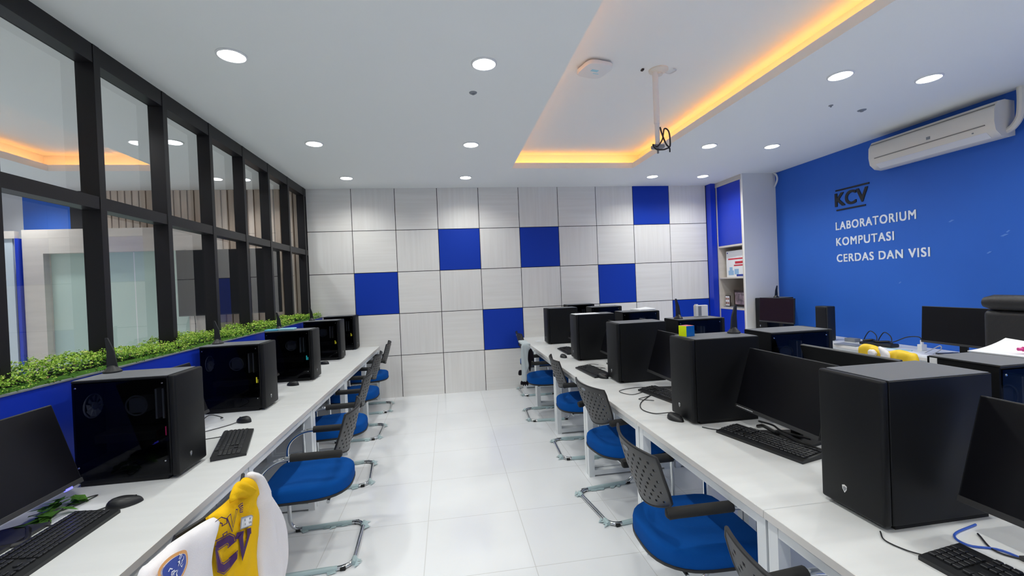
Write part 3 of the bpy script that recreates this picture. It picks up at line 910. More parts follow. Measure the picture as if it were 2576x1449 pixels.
# left row faces the aisle (+x); middle block front row faces the aisle (-x); far row faces +x
TW = [
    ((.470, -4.165, .75), 0.0, 'g_pink', 'black tower computer on the left desks, with a faint pink light behind its glass', 'left'),
    ((.405, -3.05, .75), 0.0, 'g_yel', 'black tower computer on the left desks, second from the camera', 'left'),
    ((.450, -2.09, .75), 0.0, 'g_cyan', 'black tower computer on the left desks with a blue case lying on top', 'left'),
    ((.420, -.93, .75), 0.0, 'g_yel', 'black tower computer on the left desks, fourth from the camera', 'left'),
    ((.430, -.120, .75), 0.0, 'g_yel', 'black tower computer on the left desks, farthest, at the back wall', 'left'),
    ((3.402, -5.165, .75), PI, 'g_yel', 'largest black tower on the middle block, right of the near blue chair', 'mid'),
    ((3.398, -4.115, .75), PI, 'g_yel', 'black tower with the coloured puzzle cube on top', 'mid'),
    ((3.390, -3.085, .75), PI, 'g_yel', 'black tower left of the puzzle cube tower, nothing on top', 'mid'),
    ((3.380, -2.035, .75), PI, 'g_yel', 'black tower with a white sheet on its aisle end', 'mid'),
    ((3.375, -.760, .75), PI, 'g_yel', 'farthest black tower on the aisle side of the middle block', 'mid'),
    ((3.945, -5.10, .75), 0.0, 'g_yel', 'black tower at the right edge of the picture with white paper on top', 'far'),
    ((3.945, -4.04, .75), 0.0, 'g_yel', 'black tower with glass side on the far desks, before the blue wall', 'far'),
    ((3.925, -3.05, .75), 0.0, 'g_yel', 'black tower behind the puzzle cube, with an antenna and white box on top', 'far'),
    ((3.905, -1.98, .75), 0.0, 'g_yel', 'black tower on the far side with papers on its far end', 'far'),
    ((3.925, -.92, .75), 0.0, 'g_yel', 'black tower on the far side, second from the back wall', 'far'),
    ((3.83, -.125, .75), 0.0, 'g_yel', 'black tower on the far side, touching the back wall', 'far'),
    ((6.432, -.90, .75), PI, 'g_yel', 'black tower behind the maroon screen beside the pillar', 'wall'),
]
tp = {}
for loc, rz, lg, lab, row in TW:
    if lg not in tp: tp[lg] = t = make_tower(lg)
    else: t = copy_tree(tp[lg])
    t.location = loc; t.rotation_euler = (0, 0, rz)
    tag(t, lab, 'computer', {'left': 'towers on the left desks', 'mid': 'towers on the aisle side of the middle block', 'far': 'towers on the far side of the middle block', 'wall': 'equipment on the wall desks'}[row])

# ------------------------------------------------------------------ antennas
def make_antenna():
    t = thing('wifi_antenna', '', 'antenna')
    b = MB(); b.lathe([(.036, 0), (.036, .006), (.024, .020), (.012, .034)], seg=20); b.done('base', 'bezel', t, True)
    b = MB()
    A = [(-.020, .02), (.020, .02), (.010, .10), (-.012, .165), (-.022, .165), (-.018, .10)]
    b.prism(A, -.006, .006, 'y'); b.done('blade', 'bezel', t)
    return t
proto = None
for x, y, rz, lab in ((.30, -4.09, 0.3, 'black blade antenna on the nearest tower of the left desks'), (.25, -3.02, 0.2, 'black blade antenna on the second tower of the left desks'),
                      (.31, -2.03, 0, 'black blade antenna on the left tower carrying the blue case'), (.27, -.90, 0, 'black blade antenna on the fourth tower of the left desks'),
                      (3.56, -4.08, PI, 'black blade antenna on the puzzle cube tower'), (3.77, -3.08, 0, 'black blade antenna rising behind the puzzle cube'),
                      (6.43, -.95, PI, 'black blade antenna on the tower beside the pillar')):
    t = make_antenna() if proto is None else copy_tree(proto)
    if proto is None: proto = t
    t.location = (x, y, 1.2195); t.rotation_euler = (0, 0, rz)
    tag(t, lab, 'antenna', 'blade antennas on the towers')

# ------------------------------------------------------------------ monitors
def make_monitor(scr='screen', lean=17):
    """screen faces local +x, leaning back; origin on the desk under the stand"""
    t = thing('monitor', '', 'monitor')
    th = math.radians(lean)
    mt = Matrix.Translation((0.03, 0, .255)) @ Matrix.Rotation(-th, 4, 'Y')
    b = MB(); b.box(-.022, 0, -.27, .27, -.165, .165, 0, .004, 2, mt); b.box(-.05, -.02, -.12, .12, -.10, .08, 0, .01, 2, mt); hs = b.done('housing', 'bezel', t)
    b = MB(); b.box(0.0, .0012, -.264, .264, -.146, .160, 0, 0, 2, mt); b.done('screen', scr, t)
    b = MB(); b.box(-.002, .004, -.269, .269, -.165, -.147, 0, .001, 1, mt); b.done('chin', 'back_pl', hs)
    b = MB(); b.box(-.065, -.045, -.03, .03, .0, .26, 0, .004); b.done('stand_neck', 'bezel', t)
    b = MB(); b.prism([(-.11, -.09), (.07, -.13), (.07, .13), (-.11, .09)], 0, .012, 'z'); b.done('stand_base', 'back_pl', t)
    return t
MO = [
    ((.355, -4.735, .75), 0, 'monitor at the left edge of the picture, leaning back by the blue board', 'left'),
    ((.33, -3.755, .75), 0, 'monitor hidden between the two nearest towers of the left desks', 'left'),
    ((.33, -2.62, .75), 0, 'monitor between the second and third towers of the left desks', 'left'),
    ((.33, -1.50, .75), 0, 'monitor between the third and fourth towers of the left desks', 'left'),
    ((3.49, -5.585, .75), PI, 'monitor at the lower right corner of the picture, leaning back', 'mid'),
    ((3.50, -4.535, .75), PI, 'wide dark monitor between the two large towers on the right', 'mid'),
    ((3.47, -3.54, .75), PI, 'monitor between the plain tower and the puzzle cube tower', 'mid'),
    ((3.46, -2.52, .75), PI, 'monitor between the sheet topped tower and the plain tower', 'mid'),
    ((3.46, -1.36, .75), PI, 'monitor behind the sheet topped tower, towards the back wall', 'mid'),
    ((3.87, -4.53, .75), 0, 'monitor back showing above the wide dark monitor', 'far'),
    ((3.84, -2.52, .75), 0, 'monitor back on the far side, behind the plain tower', 'far'),
]
proto = None
for loc, rz, lab, row in MO:
    t = make_monitor() if proto is None else copy_tree(proto)
    if proto is None: proto = t
    t.location = loc; t.rotation_euler = (0, 0, rz)
    tag(t, lab, 'monitor', {'left': 'monitors on the left desks', 'mid': 'monitors on the aisle side of the middle block', 'far': 'monitors on the far side of the middle block', 'wall': 'equipment on the wall desks'}[row])
t = make_monitor('screen', 3); t.location = (6.22, -3.29, .785); t.rotation_euler = (0, 0, PI)
tag(t, 'wide black monitor before the blue wall, left of the office chair', 'monitor', 'equipment on the wall desks')
t = make_monitor('screen_r', 3); t.location = (6.21, -1.235, .812); t.rotation_euler = (0, 0, PI + .12)
tag(t, 'monitor with dark maroon screen beside the pillar', 'monitor', 'equipment on the wall desks')
b = MB(); b.box(6.10, 6.36, -1.42, -1.05, .75, .812, 0, .004)
tag(b.done('monitor_riser', 'bezel'), 'low black riser under the maroon screen', 'riser')
b = MB(); b.box(6.25, 6.37, -3.45, -3.13, .75, .785, 0, .004)
tag(b.done('monitor_riser', 'bezel'), 'black riser under the wide black monitor before the blue wall', 'riser')
# label strip and power light on two of the monitors
m_near = [o for o in bpy.data.objects if o.get('label', '').startswith('wide dark monitor')][0]
b = MB(); rr = random.Random(2); yy = .255
mt = Matrix.Translation((0.03, 0, .255)) @ Matrix.Rotation(-math.radians(17), 4, 'Y')
while yy > .13:
    w = rr.uniform(.002, .008); b.box(.004, .0045, -yy, -yy + w, -.158, -.1545, mtx=mt); yy -= w + rr.uniform(.001, .004)
b.done('chin_marks', 'white_pl', [k for k in kids(m_near) if k.name.startswith('housing')][0])
m_left = [o for o in bpy.data.objects if o.get('label', '').startswith('monitor at the left edge')][0]
b = MB(); b.box(-.004, .0045, .185, .215, -.169, -.161, mtx=mt); b.done('power_light', 'g_blue', m_left)

# slim console on the wall desk, seen end on
t = thing('mini_tower', 'slim black case standing on the wall desk left of the cable pile', 'computer', (6.27, -1.90, .75), 0, 'equipment on the wall desks')
b = MB(); b.box(-.05, .06, -.085, .085, .006, .40, 0, .010, 3); b.done('case', 'bezel', t, True)
b = MB(); b.box(-.054, -.05, -.07, .07, .02, .38); b.done('front_cover', 'screen', t)
b = MB(); b.box(-.04, .05, -.07, .07, 0, .006); b.done('feet', 'rubber', t)

# ------------------------------------------------------------------ keyboards and mice
def make_keyboard():
    """long side along local y, typing edge on local +x"""
    t = thing('keyboard', '', 'keyboard')
    b = MB(); b.prism([(-.075, 0), (.078, 0), (.078, .012), (.055, .015), (-.070, .024), (-.075, .020)], -.225, .225, 'y'); b.done('body', 'bezel', t)
    b = MB()
    def row(x, ys, z):
        for y0, y1 in ys: b.box(x - .0078, x + .0078, y0 + .0012, y1 - .0012, z, z + .007, 0, .0015, 1)
    for r in range(6):
        x = -.055 + r * .0195 - (.004 if r == 0 else 0)
        z = .0225 - r * .0014
        ys = []
        y = -.215
        while y < .075:
            w = .019
            if r == 5 and -.12 < y < -.02: w = .105
            ys.append((y, min(y + w, .079))); y += w
        ys += [(.085 + k * .019, .104 + k * .019) for k in range(3) if not (r in (3,) or (r == 4 and k != 1))]
        if r > 0: ys += [(.147 + k * .0185, .1655 + k * .0185) for k in range(4)]
        row(x, [(-q1, -q0) for q0, q1 in ys], z)
    b.done('keys', 'keys', t)
    return t
KB = [
    ((.550, -4.79, .75), math.radians(0), 'keyboard in the lower left corner in front of the leaning monitor', 'left'),
    ((.715, -3.865, .75), math.radians(18), 'grey looking keyboard askew on the left desk beside the nearest tower', 'left'),
    ((3.375, -4.555, .75), PI + math.radians(14), 'keyboard below the wide dark monitor on the right', 'mid'),
    ((3.255, -5.62, .75), PI + math.radians(3), 'keyboard at the lower right corner with blue cable behind it', 'mid'),
    ((3.35, -3.65, .75), PI + math.radians(10), 'keyboard half hidden left of the puzzle cube tower', 'mid'),
    ((3.14, -2.72, .75), PI + math.radians(4), 'keyboard on the aisle edge left of the plain tower', 'mid'),
    ((3.26, -1.52, .75), PI + math.radians(0), 'keyboard left of the sheet topped tower', 'mid'),
]
proto = None
for loc, rz, lab, row in KB:
    t = make_keyboard() if proto is None else copy_tree(proto)
    if proto is None: proto = t
    t.location = loc; t.rotation_euler = (0, 0, rz)
    tag(t, lab, 'keyboard', 'keyboards on the desks')

def make_mouse():
    t = thing('mouse', '', 'mouse')
    b = MB()
    L, W, Hh = .058, .031, .034
    rings = []
    for j in range(7):
        ph = (PI / 2) * j / 6
        ring = []
        for k in range(24):
            a = 2 * PI * k / 24
            x = L * math.cos(a) * math.cos(ph) ** .6 if j < 6 else 0
            y = W * math.sin(a) * math.cos(ph) ** .6 * (1 - .12 * math.cos(2 * a)) if j < 6 else 0
            z = Hh * math.sin(ph) * (1 - .25 * (x / L)) + .001
            ring.append(b.bm.verts.new((x, y, z)))
        rings.append(ring)
    for A, B in zip(rings, rings[1:]):
        for k in range(24): b.bm.faces.new((A[k], A[(k + 1) % 24], B[(k + 1) % 24], B[k]))
    b.bm.faces.new(rings[0][::-1])
    bmesh.ops.remove_doubles(b.bm, verts=b.bm.verts[:], dist=1e-5)
    sh_ = b.done('shell', 'bezel', t, True, 1.3)
    b = MB(); b.box(.022, .038, -.003, .003, .022, .030, 0, .002); b.done('scroll_wheel', 'rubber', sh_)
    return t
MI = [
    ((.60, -4.50, .75), math.radians(30), 'mouse touching the keyboard at the lower left'),
    ((.575, -3.42, .75), math.radians(150), 'mouse on the left desk behind the askew keyboard'),
    ((.52, -2.36, .75), math.radians(160), 'mouse between the second and third left towers'),
    ((.50, -1.30, .75), math.radians(160), 'small mouse beside the fourth left tower'),
    ((3.155, -4.11, .75), math.radians(-75), 'mouse at the foot of the puzzle cube tower'),
    ((3.15, -2.955, .75), math.radians(-70), 'mouse lying against the keyboard by the plain tower'),
    ((3.10, -1.885, .75), math.radians(-80), 'mouse at the foot of the sheet topped tower'),
]
proto = None
for loc, rz, lab in MI:
    t = make_mouse() if proto is None else copy_tree(proto)
    if proto is None: proto = t
    t.location = loc; t.rotation_euler = (0, 0, rz)
    tag(t, lab, 'mouse', 'mice on the desks')

# ------------------------------------------------------------------ cables
def cable(pts, r, m_, label, name='cable', group=None):
    b = MB(); b.tube(smooth_path(pts, 6), r, 7)
    return tag(b.done(name, m_, None, True), label, 'cable', group)
Zc = .7535
cable([(.28, -4.62, Zc), (.36, -4.58, Zc), (.44, -4.62, Zc), (.52, -4.54, Zc), (.578, -4.475, Zc + .004)], .0025, 'cable', 'black mouse cable looping to the mouse at the lower left')
cable([(.33, -4.55, Zc), (.40, -4.47, Zc), (.42, -4.38, Zc), (.37, -4.44, Zc), (.39, -4.56, Zc), (.42, -4.60, Zc)], .002, 'cable', 'thin black cable loop under the leaning monitor on the left')
cable([(.33, -4.90, Zc + .01), (.40, -4.84, Zc + .02), (.37, -4.78, Zc + .01), (.44, -4.73, Zc), (.40, -4.66, Zc + .006), (.36, -4.62, Zc)], .009, 'cable', 'thick black cable bundle at the stand of the leaning monitor')
cable([(.30, -3.62, Zc), (.40, -3.60, Zc), (.50, -3.50, Zc), (.545, -3.44, Zc + .003)], .0022, 'cable', 'black mouse cable behind the nearest left tower')
cable([(.36, -3.76, Zc), (.48, -3.74, Zc), (.60, -3.70, Zc), (.655, -3.67, Zc + .006)], .0022, 'cable', 'black cable of the askew keyboard')
cable([(.32, -3.46, Zc), (.36, -3.40, Zc + .05), (.42, -3.36, Zc + .02), (.38, -3.30, Zc)], .003, 'cable', 'black cable standing up between the two nearest left towers')
cable([(3.41, -3.40, Zc), (3.25, -3.36, Zc), (3.10, -3.42, Zc), (3.15, -3.54, Zc), (3.30, -3.46, Zc), (3.36, -3.50, Zc), (3.25, -3.60, Zc), (3.14, -3.66, Zc), (3.22, -3.72, Zc)], .0022, 'cable', 'black cable coiled loosely left of the puzzle cube tower')
cable([(3.25, -3.60, Zc), (3.12, -3.74, Zc), (3.06, -3.88, Zc), (3.09, -3.98, Zc), (3.17, -4.02, Zc + .01)], .003, 'cable', 'thicker black cable curving to the mouse by the puzzle cube tower')
cable([(3.22, -4.27, Zc), (3.25, -4.31, Zc), (3.285, -4.355, Zc + .004)], .0022, 'cable', 'short black cable from the puzzle cube tower to its keyboard')
cable([(3.30, -2.42, Zc), (3.24, -2.36, Zc), (3.17, -2.42, Zc), (3.24, -2.52, Zc), (3.30, -2.60, Zc), (3.22, -2.70, Zc + .02), (3.22, -2.84, Zc)], .0022, 'cable', 'thin black cable left of the plain tower')
cable([(3.50, -5.30, Zc), (3.38, -5.33, Zc), (3.36, -5.38, Zc), (3.42, -5.42, Zc), (3.42, -5.52, Zc), (3.37, -5.62, Zc), (3.36, -5.75, Zc), (3.40, -5.9, Zc)], .0032, 'cable_b', 'blue network cable behind the lower right keyboard')
cable([(3.19, -5.27, Zc), (3.16, -5.31, Zc), (3.17, -5.36, Zc), (3.19, -5.40, Zc + .004)], .002, 'cable', 'thin black cable from the largest tower to the lower right keyboard')
cable([(3.45, -5.34, Zc), (3.40, -5.42, Zc), (3.45, -5.50, Zc), (3.40, -5.62, Zc + .01), (3.44, -5.7, Zc)], .0025, 'cable', 'black cable tangled with the blue one at the lower right')
for i, (y0, r_) in enumerate(((-2.20, .10), (-2.36, .11))):
    cable([(6.45, y0, Zc), (6.47, y0 - .02, .83), (6.48, y0 - .06, .86 + .2 * r_), (6.48, y0 - .12, .85), (6.46, y0 - .15, .80), (6.42, y0 - .16, Zc)], .005, 'cable', ['black cable arch next to the slim case on the wall desk', 'second black cable arch on the wall desk, right of the first'][i])
cable([(6.42, -2.42, Zc), (6.44, -2.55, .80), (6.47, -2.66, .86), (6.47, -2.78, .87), (6.46, -2.80, .80), (6.45, -2.80, Zc + .04)], .005, 'cable', 'black adapter cable arching to the white plug on the wall desk')
cable([(6.30, -3.02, Zc), (6.34, -3.06, .80), (6.36, -3.04, .83), (6.36, -2.99, .80), (6.30, -2.95, Zc)], .004, 'cable_w', 'white cable loop left of the wide wall monitor')
cable([(6.20, -3.60, Zc + .0), (6.24, -3.50, .80), (6.3, -3.42, .80), (6.25, -3.35, Zc)], .006, 'cable_b', 'blue cable behind the stand of the wide wall monitor')

cable([(3.48, -4.36, Zc + .01), (3.47, -4.42, Zc + .03), (3.49, -4.48, Zc + .015), (3.47, -4.54, Zc + .035), (3.50, -4.62, Zc + .015), (3.50, -4.74, Zc + .02)], .009, 'cable', 'thick black cable bundle under the wide dark monitor')
cable([(3.52, -4.34, Zc + .02), (3.46, -4.40, Zc + .05), (3.48, -4.47, Zc + .05), (3.46, -4.56, Zc + .05), (3.50, -4.68, Zc + .05)], .005, 'cable', 'thinner black cable over the bundle under the wide dark monitor')
# ------------------------------------------------------------------ things on the wall desks
def simple(mb, name, m_, label, cat, loc=(0, 0, 0), rz=0, smooth=False, group=None):
    o = mb.done(name, m_, None, smooth); o.location = loc; o.rotation_euler = (0, 0, rz)
    return tag(o, label, cat, group)
b = MB(); b.box(-.06, .06, -.16, .16, 0, .035, 0, .01); b.tube(smooth_path([(-.03, -.15, .04), (.03, -.08, .05), (-.03, 0, .045), (.03, .08, .05), (-.02, .15, .04)]), .012, 8)
simple(b, 'power_strip', 'bezel', 'black power strip with wires heaped on the wall desk', 'power strip', (6.37, -2.45, .75), .1)
b = MB(); b.box(-.03, .03, -.022, .022, 0, .06, 0, .004); b.box(-.012, .012, -.01, .01, .06, .10, 0, .003, 1)
simple(b, 'power_adapter', 'white_pl', 'white plug adapter standing on the wall desk under the cable arch', 'adapter', (6.44, -2.82, .75))
for i, (x, y, l, w, rz, m_, lab) in enumerate(((6.17, -2.30, .22, .16, .2, 'grey_pl', 'grey booklet at the front of the wall desk'), (6.20, -2.62, .24, .17, -.2, 'paper', 'white sheet on the wall desk behind the yellow jacket'),
                                            (6.30, -2.72, .20, .03, .3, 'lblue2', 'pale blue ruler on the wall desk'), (6.22, -2.95, .25, .18, .1, 'paper', 'white papers left of the wide wall monitor'),
                                            (6.165, -3.30, .24, .125, .0, 'bezel', 'black closed laptop below the wide wall monitor'), (6.40, -2.12, .12, .08, .1, 'grey_pl', 'small grey box behind the slim case'),
                                            (6.16, -3.62, .28, .19, .15, 'paper', 'white folder on the wall desk towards the office chair'))):
    b = MB(); b.box(-w / 2, w / 2, -l / 2, l / 2, 0, [.012, .003, .006, .004, .018, .04, .01][i], 0, .001, 1)
    simple(b, ['booklet', 'paper_sheet', 'ruler', 'paper_sheet', 'laptop', 'small_box', 'folder'][i], m_, lab, ['booklet', 'paper', 'ruler', 'paper', 'laptop', 'box', 'folder'][i], (x, y, .75), rz)

# ------------------------------------------------------------------ things on the towers
TT = 1.2195
t = thing('puzzle_cube', 'solved puzzle cube with yellow, blue and red faces on a black tower', 'toy', (3.262, -4.078, TT), math.radians(14))
s = .034
b = MB()
for i in (-1, 0, 1):
    for j in (-1, 0, 1):
        for k in (-1, 0, 1):
            vs = b.box(i * .0201 - .01, i * .0201 + .01, j * .0201 - .01, j * .0201 + .01, .0302 + k * .0201 - .01, .0302 + k * .0201 + .01)
for f in b.bm.faces:
    n = f.normal if f.normal.length else Vector((0, 0, 1))
    f.normal_update(); n = f.normal
    f.material_index = 0 if n.x < -.5 else (1 if n.y < -.5 else (2 if n.z > .5 else 0))
b.done('blocks', ['cube_y', 'cube_b', 'cube_r'], t)

def sheet(nm, w, l, m_, label, cat, loc, rz, h=.002, curl=0.0, tilt=0.0):
    b = MB(); n = 8
    top = [[b.bm.verts.new((-w / 2 + w * i / n, -l / 2 + l * j / n, h + curl * ((i / n) ** 2) * (j / n))) for j in range(n + 1)] for i in range(n + 1)]
    bot = [[b.bm.verts.new((v.co.x, v.co.y, v.co.z - h)) for v in r] for r in top]
    for i in range(n):
        for j in range(n):
            b.bm.faces.new((top[i][j], top[i + 1][j], top[i + 1][j + 1], top[i][j + 1]))
            b.bm.faces.new((bot[i][j], bot[i][j + 1], bot[i + 1][j + 1], bot[i + 1][j]))
    for i in range(n):
        b.bm.faces.new((top[i][0], bot[i][0], bot[i + 1][0], top[i + 1][0])); b.bm.faces.new((top[i][n], top[i + 1][n], bot[i + 1][n], bot[i][n]))
        b.bm.faces.new((top[0][i], top[0][i + 1], bot[0][i + 1], bot[0][i])); b.bm.faces.new((top[n][i], bot[n][i], bot[n][i + 1], top[n][i + 1]))
    o = b.done(nm, m_, None, True); o.location = loc; o.rotation_euler = (0, 0, rz)
    return tag(o, label, cat)
sheet('paper_sheet', .26, .17, 'paper', 'white sheet lying on a tower of the middle block, aisle end', 'paper', (3.305, -2.06, TT), 0, .003)
sheet('paper_sheet', .20, .18, 'paper', 'crumpled white paper on the far side tower in front of the blue panel', 'paper', (4.00, -1.93, TT), .2, .012, .012)
sheet('paper_sheet', .22, .30, 'paper', 'curled white paper on the tower at the right edge of the picture', 'paper', (4.06, -5.12, TT - .0), .1, .004, .035)
b = MB(); b.tube([(0, -.05, .010), (0, .06, .010)], .009, 10); b.tube([(0, .06, .010), (0, .075, .010)], .006, 10)
simple(b, 'highlighter', 'pink', 'pink highlighter pen lying on the curled white paper', 'pen', (4.06, -5.13, TT + .013), 1.2)
t = thing('pencil_case', 'blue case lying on the third tower of the left desks', 'case', (.36, -2.12, TT), .05)
b = MB(); b.box(-.13, -.02, -.05, .045, 0, .014, 0, .004); b.done('dark_half', 'lblue', t)
b = MB(); b.box(-.018, .12, -.045, .05, 0, .018, 0, .005); b.done('pale_half', 'lblue2', t)
t = thing('white_router', 'upright white box behind the antenna tower, before the blue panel', 'router', (4.03, -2.985, TT))
b = MB(); b.box(-.055, .055, -.02, .02, 0, .095, 0, .003); b.done('casing', 'white_pl', t)
b = MB(); b.box(-.034, -.006, -.0215, -.02, .006, .088); b.done('grey_stripe', 'grey_pl', t)
b = MB(); b.box(-.05, -.03, -.012, .012, .095, .104); b.done('top_latch', 'white_pl', t)
b = MB(); b.box(-.03, .03, -.045, .045, 0, .006, 0, .001, 1); simple(b, 'small_card', 'paper', 'small white card near the far end of the aisle desk', 'card', (3.105, -.53, .75), .1)
t_far = [o for o in bpy.data.objects if o.get('label', '').startswith('black tower at the right edge')][0]
b = MB(); b.box(-.2065, -.205, .078, .104, .435, .462); b.done('sticker', 'paper', t_far)
b = MB()
rr = random.Random(5)
for k in range(26):
    c = Vector((rr.uniform(-.05, .05), rr.uniform(-.10, .10), rr.uniform(0.004, .03)))
    d = Vector((rr.uniform(-1, 1), rr.uniform(-1, 1), rr.uniform(-.3, .3))).normalized() * .035
    e = d.cross(Vector((0, 0, 1))).normalized() * .018
    b.bm.faces.new([b.bm.verts.new(c - d - e * .3), b.bm.verts.new(c - e), b.bm.verts.new(c + d), b.bm.verts.new(c + e + Vector((0, 0, .008)))])
simple(b, 'leaf_sprig', 'leaf3', 'fallen green artificial sprig under the leaning monitor on the left', 'plant', (.37, -4.52, .75), .2)

# ------------------------------------------------------------------ cloth garments: puffed closed shapes
def in_poly(p, poly):
    x, y = p; c = False; n = len(poly)
    for i in range(n):
        x1, y1 = poly[i]; x2, y2 = poly[(i + 1) % n]
        if (y1 > y) != (y2 > y) and x < (x2 - x1) * (y - y1) / (y2 - y1) + x1: c = not c
    return c
def near_poly(p, poly):
    best = (1e9, None); n = len(poly)
    for i in range(n):
        a, q = Vector(poly[i]), Vector(poly[(i + 1) % n])
        d = q - a; t_ = max(0, min(1, (Vector(p) - a).dot(d) / max(d.length_squared, 1e-12)))
        c = a + d * t_; l = (Vector(p) - c).length
        if l < best[0]: best = (l, c)
    return best
def rounded(poly, k=4):
    P = [Vector((*p, 0)) for p in poly]
    n = len(P); out = []
    for i in range(n):
        a, b_, c, d = P[i - 1], P[i], P[(i + 1) % n], P[(i + 2) % n]
        for j in range(k):
            t_ = j / k
            q = 0.5 * ((2 * b_) + (c - a) * t_ + (2 * a - 5 * b_ + 4 * c - d) * t_ * t_ + (3 * b_ - a - 3 * c + d) * t_ ** 3)
            out.append((q.x, q.y))
    return out
def puff(name, poly, x0, T, m_, parent, axis='x', sgn=1, fold=None, cell=.011, back=.3):
    """closed cloth piece: outline (u, z), base plane x0 on the axis, bulging T towards sgn"""
    poly = rounded(poly, 4)
    us = [p[0] for p in poly]; zs = [p[1] for p in poly]
    nu = int((max(us) - min(us)) / cell) + 1; nz = int((max(zs) - min(zs)) / cell) + 1
    b = MB(); gv = {}
    cells = set()
    for i in range(nu):
        for j in range(nz):
            c = (min(us) + (i + .5) * cell, min(zs) + (j + .5) * cell)
            if in_poly(c, poly): cells.add((i, j))
    cnt = {}
    for (i, j) in cells:
        for q in ((i, j), (i + 1, j), (i, j + 1), (i + 1, j + 1)): cnt[q] = cnt.get(q, 0) + 1
    def mk(u, z, h):
        a = x0 + sgn * h
        return (a, u, z) if axis == 'x' else (u, a, z)
    R = min(.05, (max(us) - min(us)) * .35)
    for q, c in cnt.items():
        u, z = min(us) + q[0] * cell, min(zs) + q[1] * cell
        d, cp = near_poly((u, z), poly)
        if c < 4:
            v = b.bm.verts.new(mk(cp[0], cp[1], 0)); gv[q] = (v, v)
        else:
            e = math.sqrt(max(0, 1 - (1 - min(1, d / R)) ** 2))
            f = fold(u, z) if fold else 0
            gv[q] = (b.bm.verts.new(mk(u, z, T * e + f * e)), b.bm.verts.new(mk(u, z, -T * back * e)))
    for (i, j) in cells:
        qs = [(i, j), (i + 1, j), (i + 1, j + 1), (i, j + 1)]
        for s_ in (0, 1):
            vs = [gv[q][s_] for q in qs]
            if s_: vs = vs[::-1]
            try: b.bm.faces.new(vs)
            except ValueError: pass
    return b.done(name, m_, parent, True, 2.5)

def stroke(b, pts, w, surf, mi=0, closed=False, lift=.003):
    """flat stroke on the cloth: pts in (u, z) on the garment, mitred quads"""
    P = [Vector(p) for p in pts]; n = len(P)
    L, Rr = [], []
    for i in range(n):
        a = P[i - 1] if (i or closed) else P[i]; c = P[(i + 1) % n] if (i < n - 1 or closed) else P[i]
        d1 = (P[i] - a); d2 = (c - P[i])
        d1 = d1.normalized() if d1.length > 1e-6 else d2.normalized()
        d2 = d2.normalized() if d2.length > 1e-6 else d1
        nn = Vector((-(d1 + d2).y, (d1 + d2).x)); nn = nn.normalized()
        k = 1 / max(.5, nn.dot(Vector((-d1.y, d1.x))))
        for lst, s_ in ((L, 1), (Rr, -1)):
            q = P[i] + nn * w / 2 * k * s_
            lst.append(b.bm.verts.new(surf(q.x, q.y, lift)))
    for i in range(n if closed else n - 1):
        j = (i + 1) % n
        f = b.bm.faces.new((L[i], L[j], Rr[j], Rr[i])); f.material_index = mi

# --- jersey on the nearest left chair (seen from the aisle: u = world y, height z)
XJ = 1.165
jer = thing('varsity_jersey', 'yellow and white long sleeved jersey with purple letters over the nearest left chair', 'clothing', (0, 0, 0))
yel = [(-4.776, 0.92), (-4.729, 0.895), (-4.713, 0.862), (-4.714, 0.824), (-4.731, 0.812), (-4.714, 0.757), (-4.708, 0.693), (-4.72, 0.639), (-4.734, 0.542), (-4.759, 0.313), (-5.059, 0.50), (-5.055, 0.755), (-5.061, 0.83), (-5.019, 0.872), (-5.009, 0.888), (-5.031, 0.908), (-4.999, 0.905), (-4.914, 0.898), (-4.851, 0.9), (-4.812, 0.919)]
def fold_y(u, z):
    return .007 * math.sin(u * 34 + z * 14) + .004 * math.sin(u * 71 - z * 26)
puff('body', yel, XJ, .028, 'yellow', jer, fold=fold_y, cell=.009)
wr = [(-4.752, 0.917), (-4.717, 0.916), (-4.685, 0.9), (-4.651, 0.863), (-4.588, 0.764), (-4.532, 0.668), (-4.504, 0.586), (-4.5, 0.474), (-4.514, 0.396), (-4.557, 0.148), (-4.759, 0.313), (-4.740, 0.54), (-4.722, 0.693), (-4.731, 0.781), (-4.73, 0.861)]
puff('right_sleeve', wr, XJ - .004, .045, 'jwhite', jer, fold=lambda u, z: .010 * math.sin(u * 55 + z * 10) * (z < .8), cell=.009)
wl = [(-4.998, 0.893), (-5.029, 0.906), (-5.083, 0.918), (-5.208, 0.939), (-5.234, 0.939), (-5.292, 0.941), (-5.329, 0.934), (-5.373, 0.817), (-5.25, 0.60), (-5.055, 0.564), (-5.045, 0.755), (-5.050, 0.83), (-5.008, 0.872)]
fold_l = lambda u, z: .006 * math.sin(u * 30 - z * 25)
puff('left_sleeve', wl, XJ + .012, .032, 'jwhite', jer, fold=fold_l, cell=.009)
puff('rolled_collar', [(-4.925, .925), (-4.895, .945), (-4.855, .940), (-4.805, .912), (-4.768, .880), (-4.774, .858), (-4.815, .862), (-4.86, .884), (-4.90, .896), (-4.93, .903)], XJ + .022, .024, 'yellow', jer, fold=lambda u, z: .006 * math.sin((z + u * .7) * 210), cell=.006)
def surf_body(u, z, lift): return (XJ + .030 + fold_y(u, z) + lift + .002, u, z)
def letter_paths(ch):
    if ch == 'C': return [[(1, .70), (1, .86), (.80, 1), (.20, 1), (0, .85), (0, .15), (.20, 0), (.80, 0), (1, .14), (1, .30)]]
    if ch == 'V': return [[(.1, 1), (.5, .03), (.9, 1)], [(-.08, 1), (.28, 1)], [(.72, 1), (1.08, 1)]]
    if ch == 'K': return [[(.1, 0), (.1, 1)], [(.9, 1), (.15, .45)], [(.4, .6), (.95, 0)]]
    return [[(0, .1), (.5, 0), (1, .3), (.8, .6), (.2, .6), (0, .85), (.5, 1), (1, .9)]]
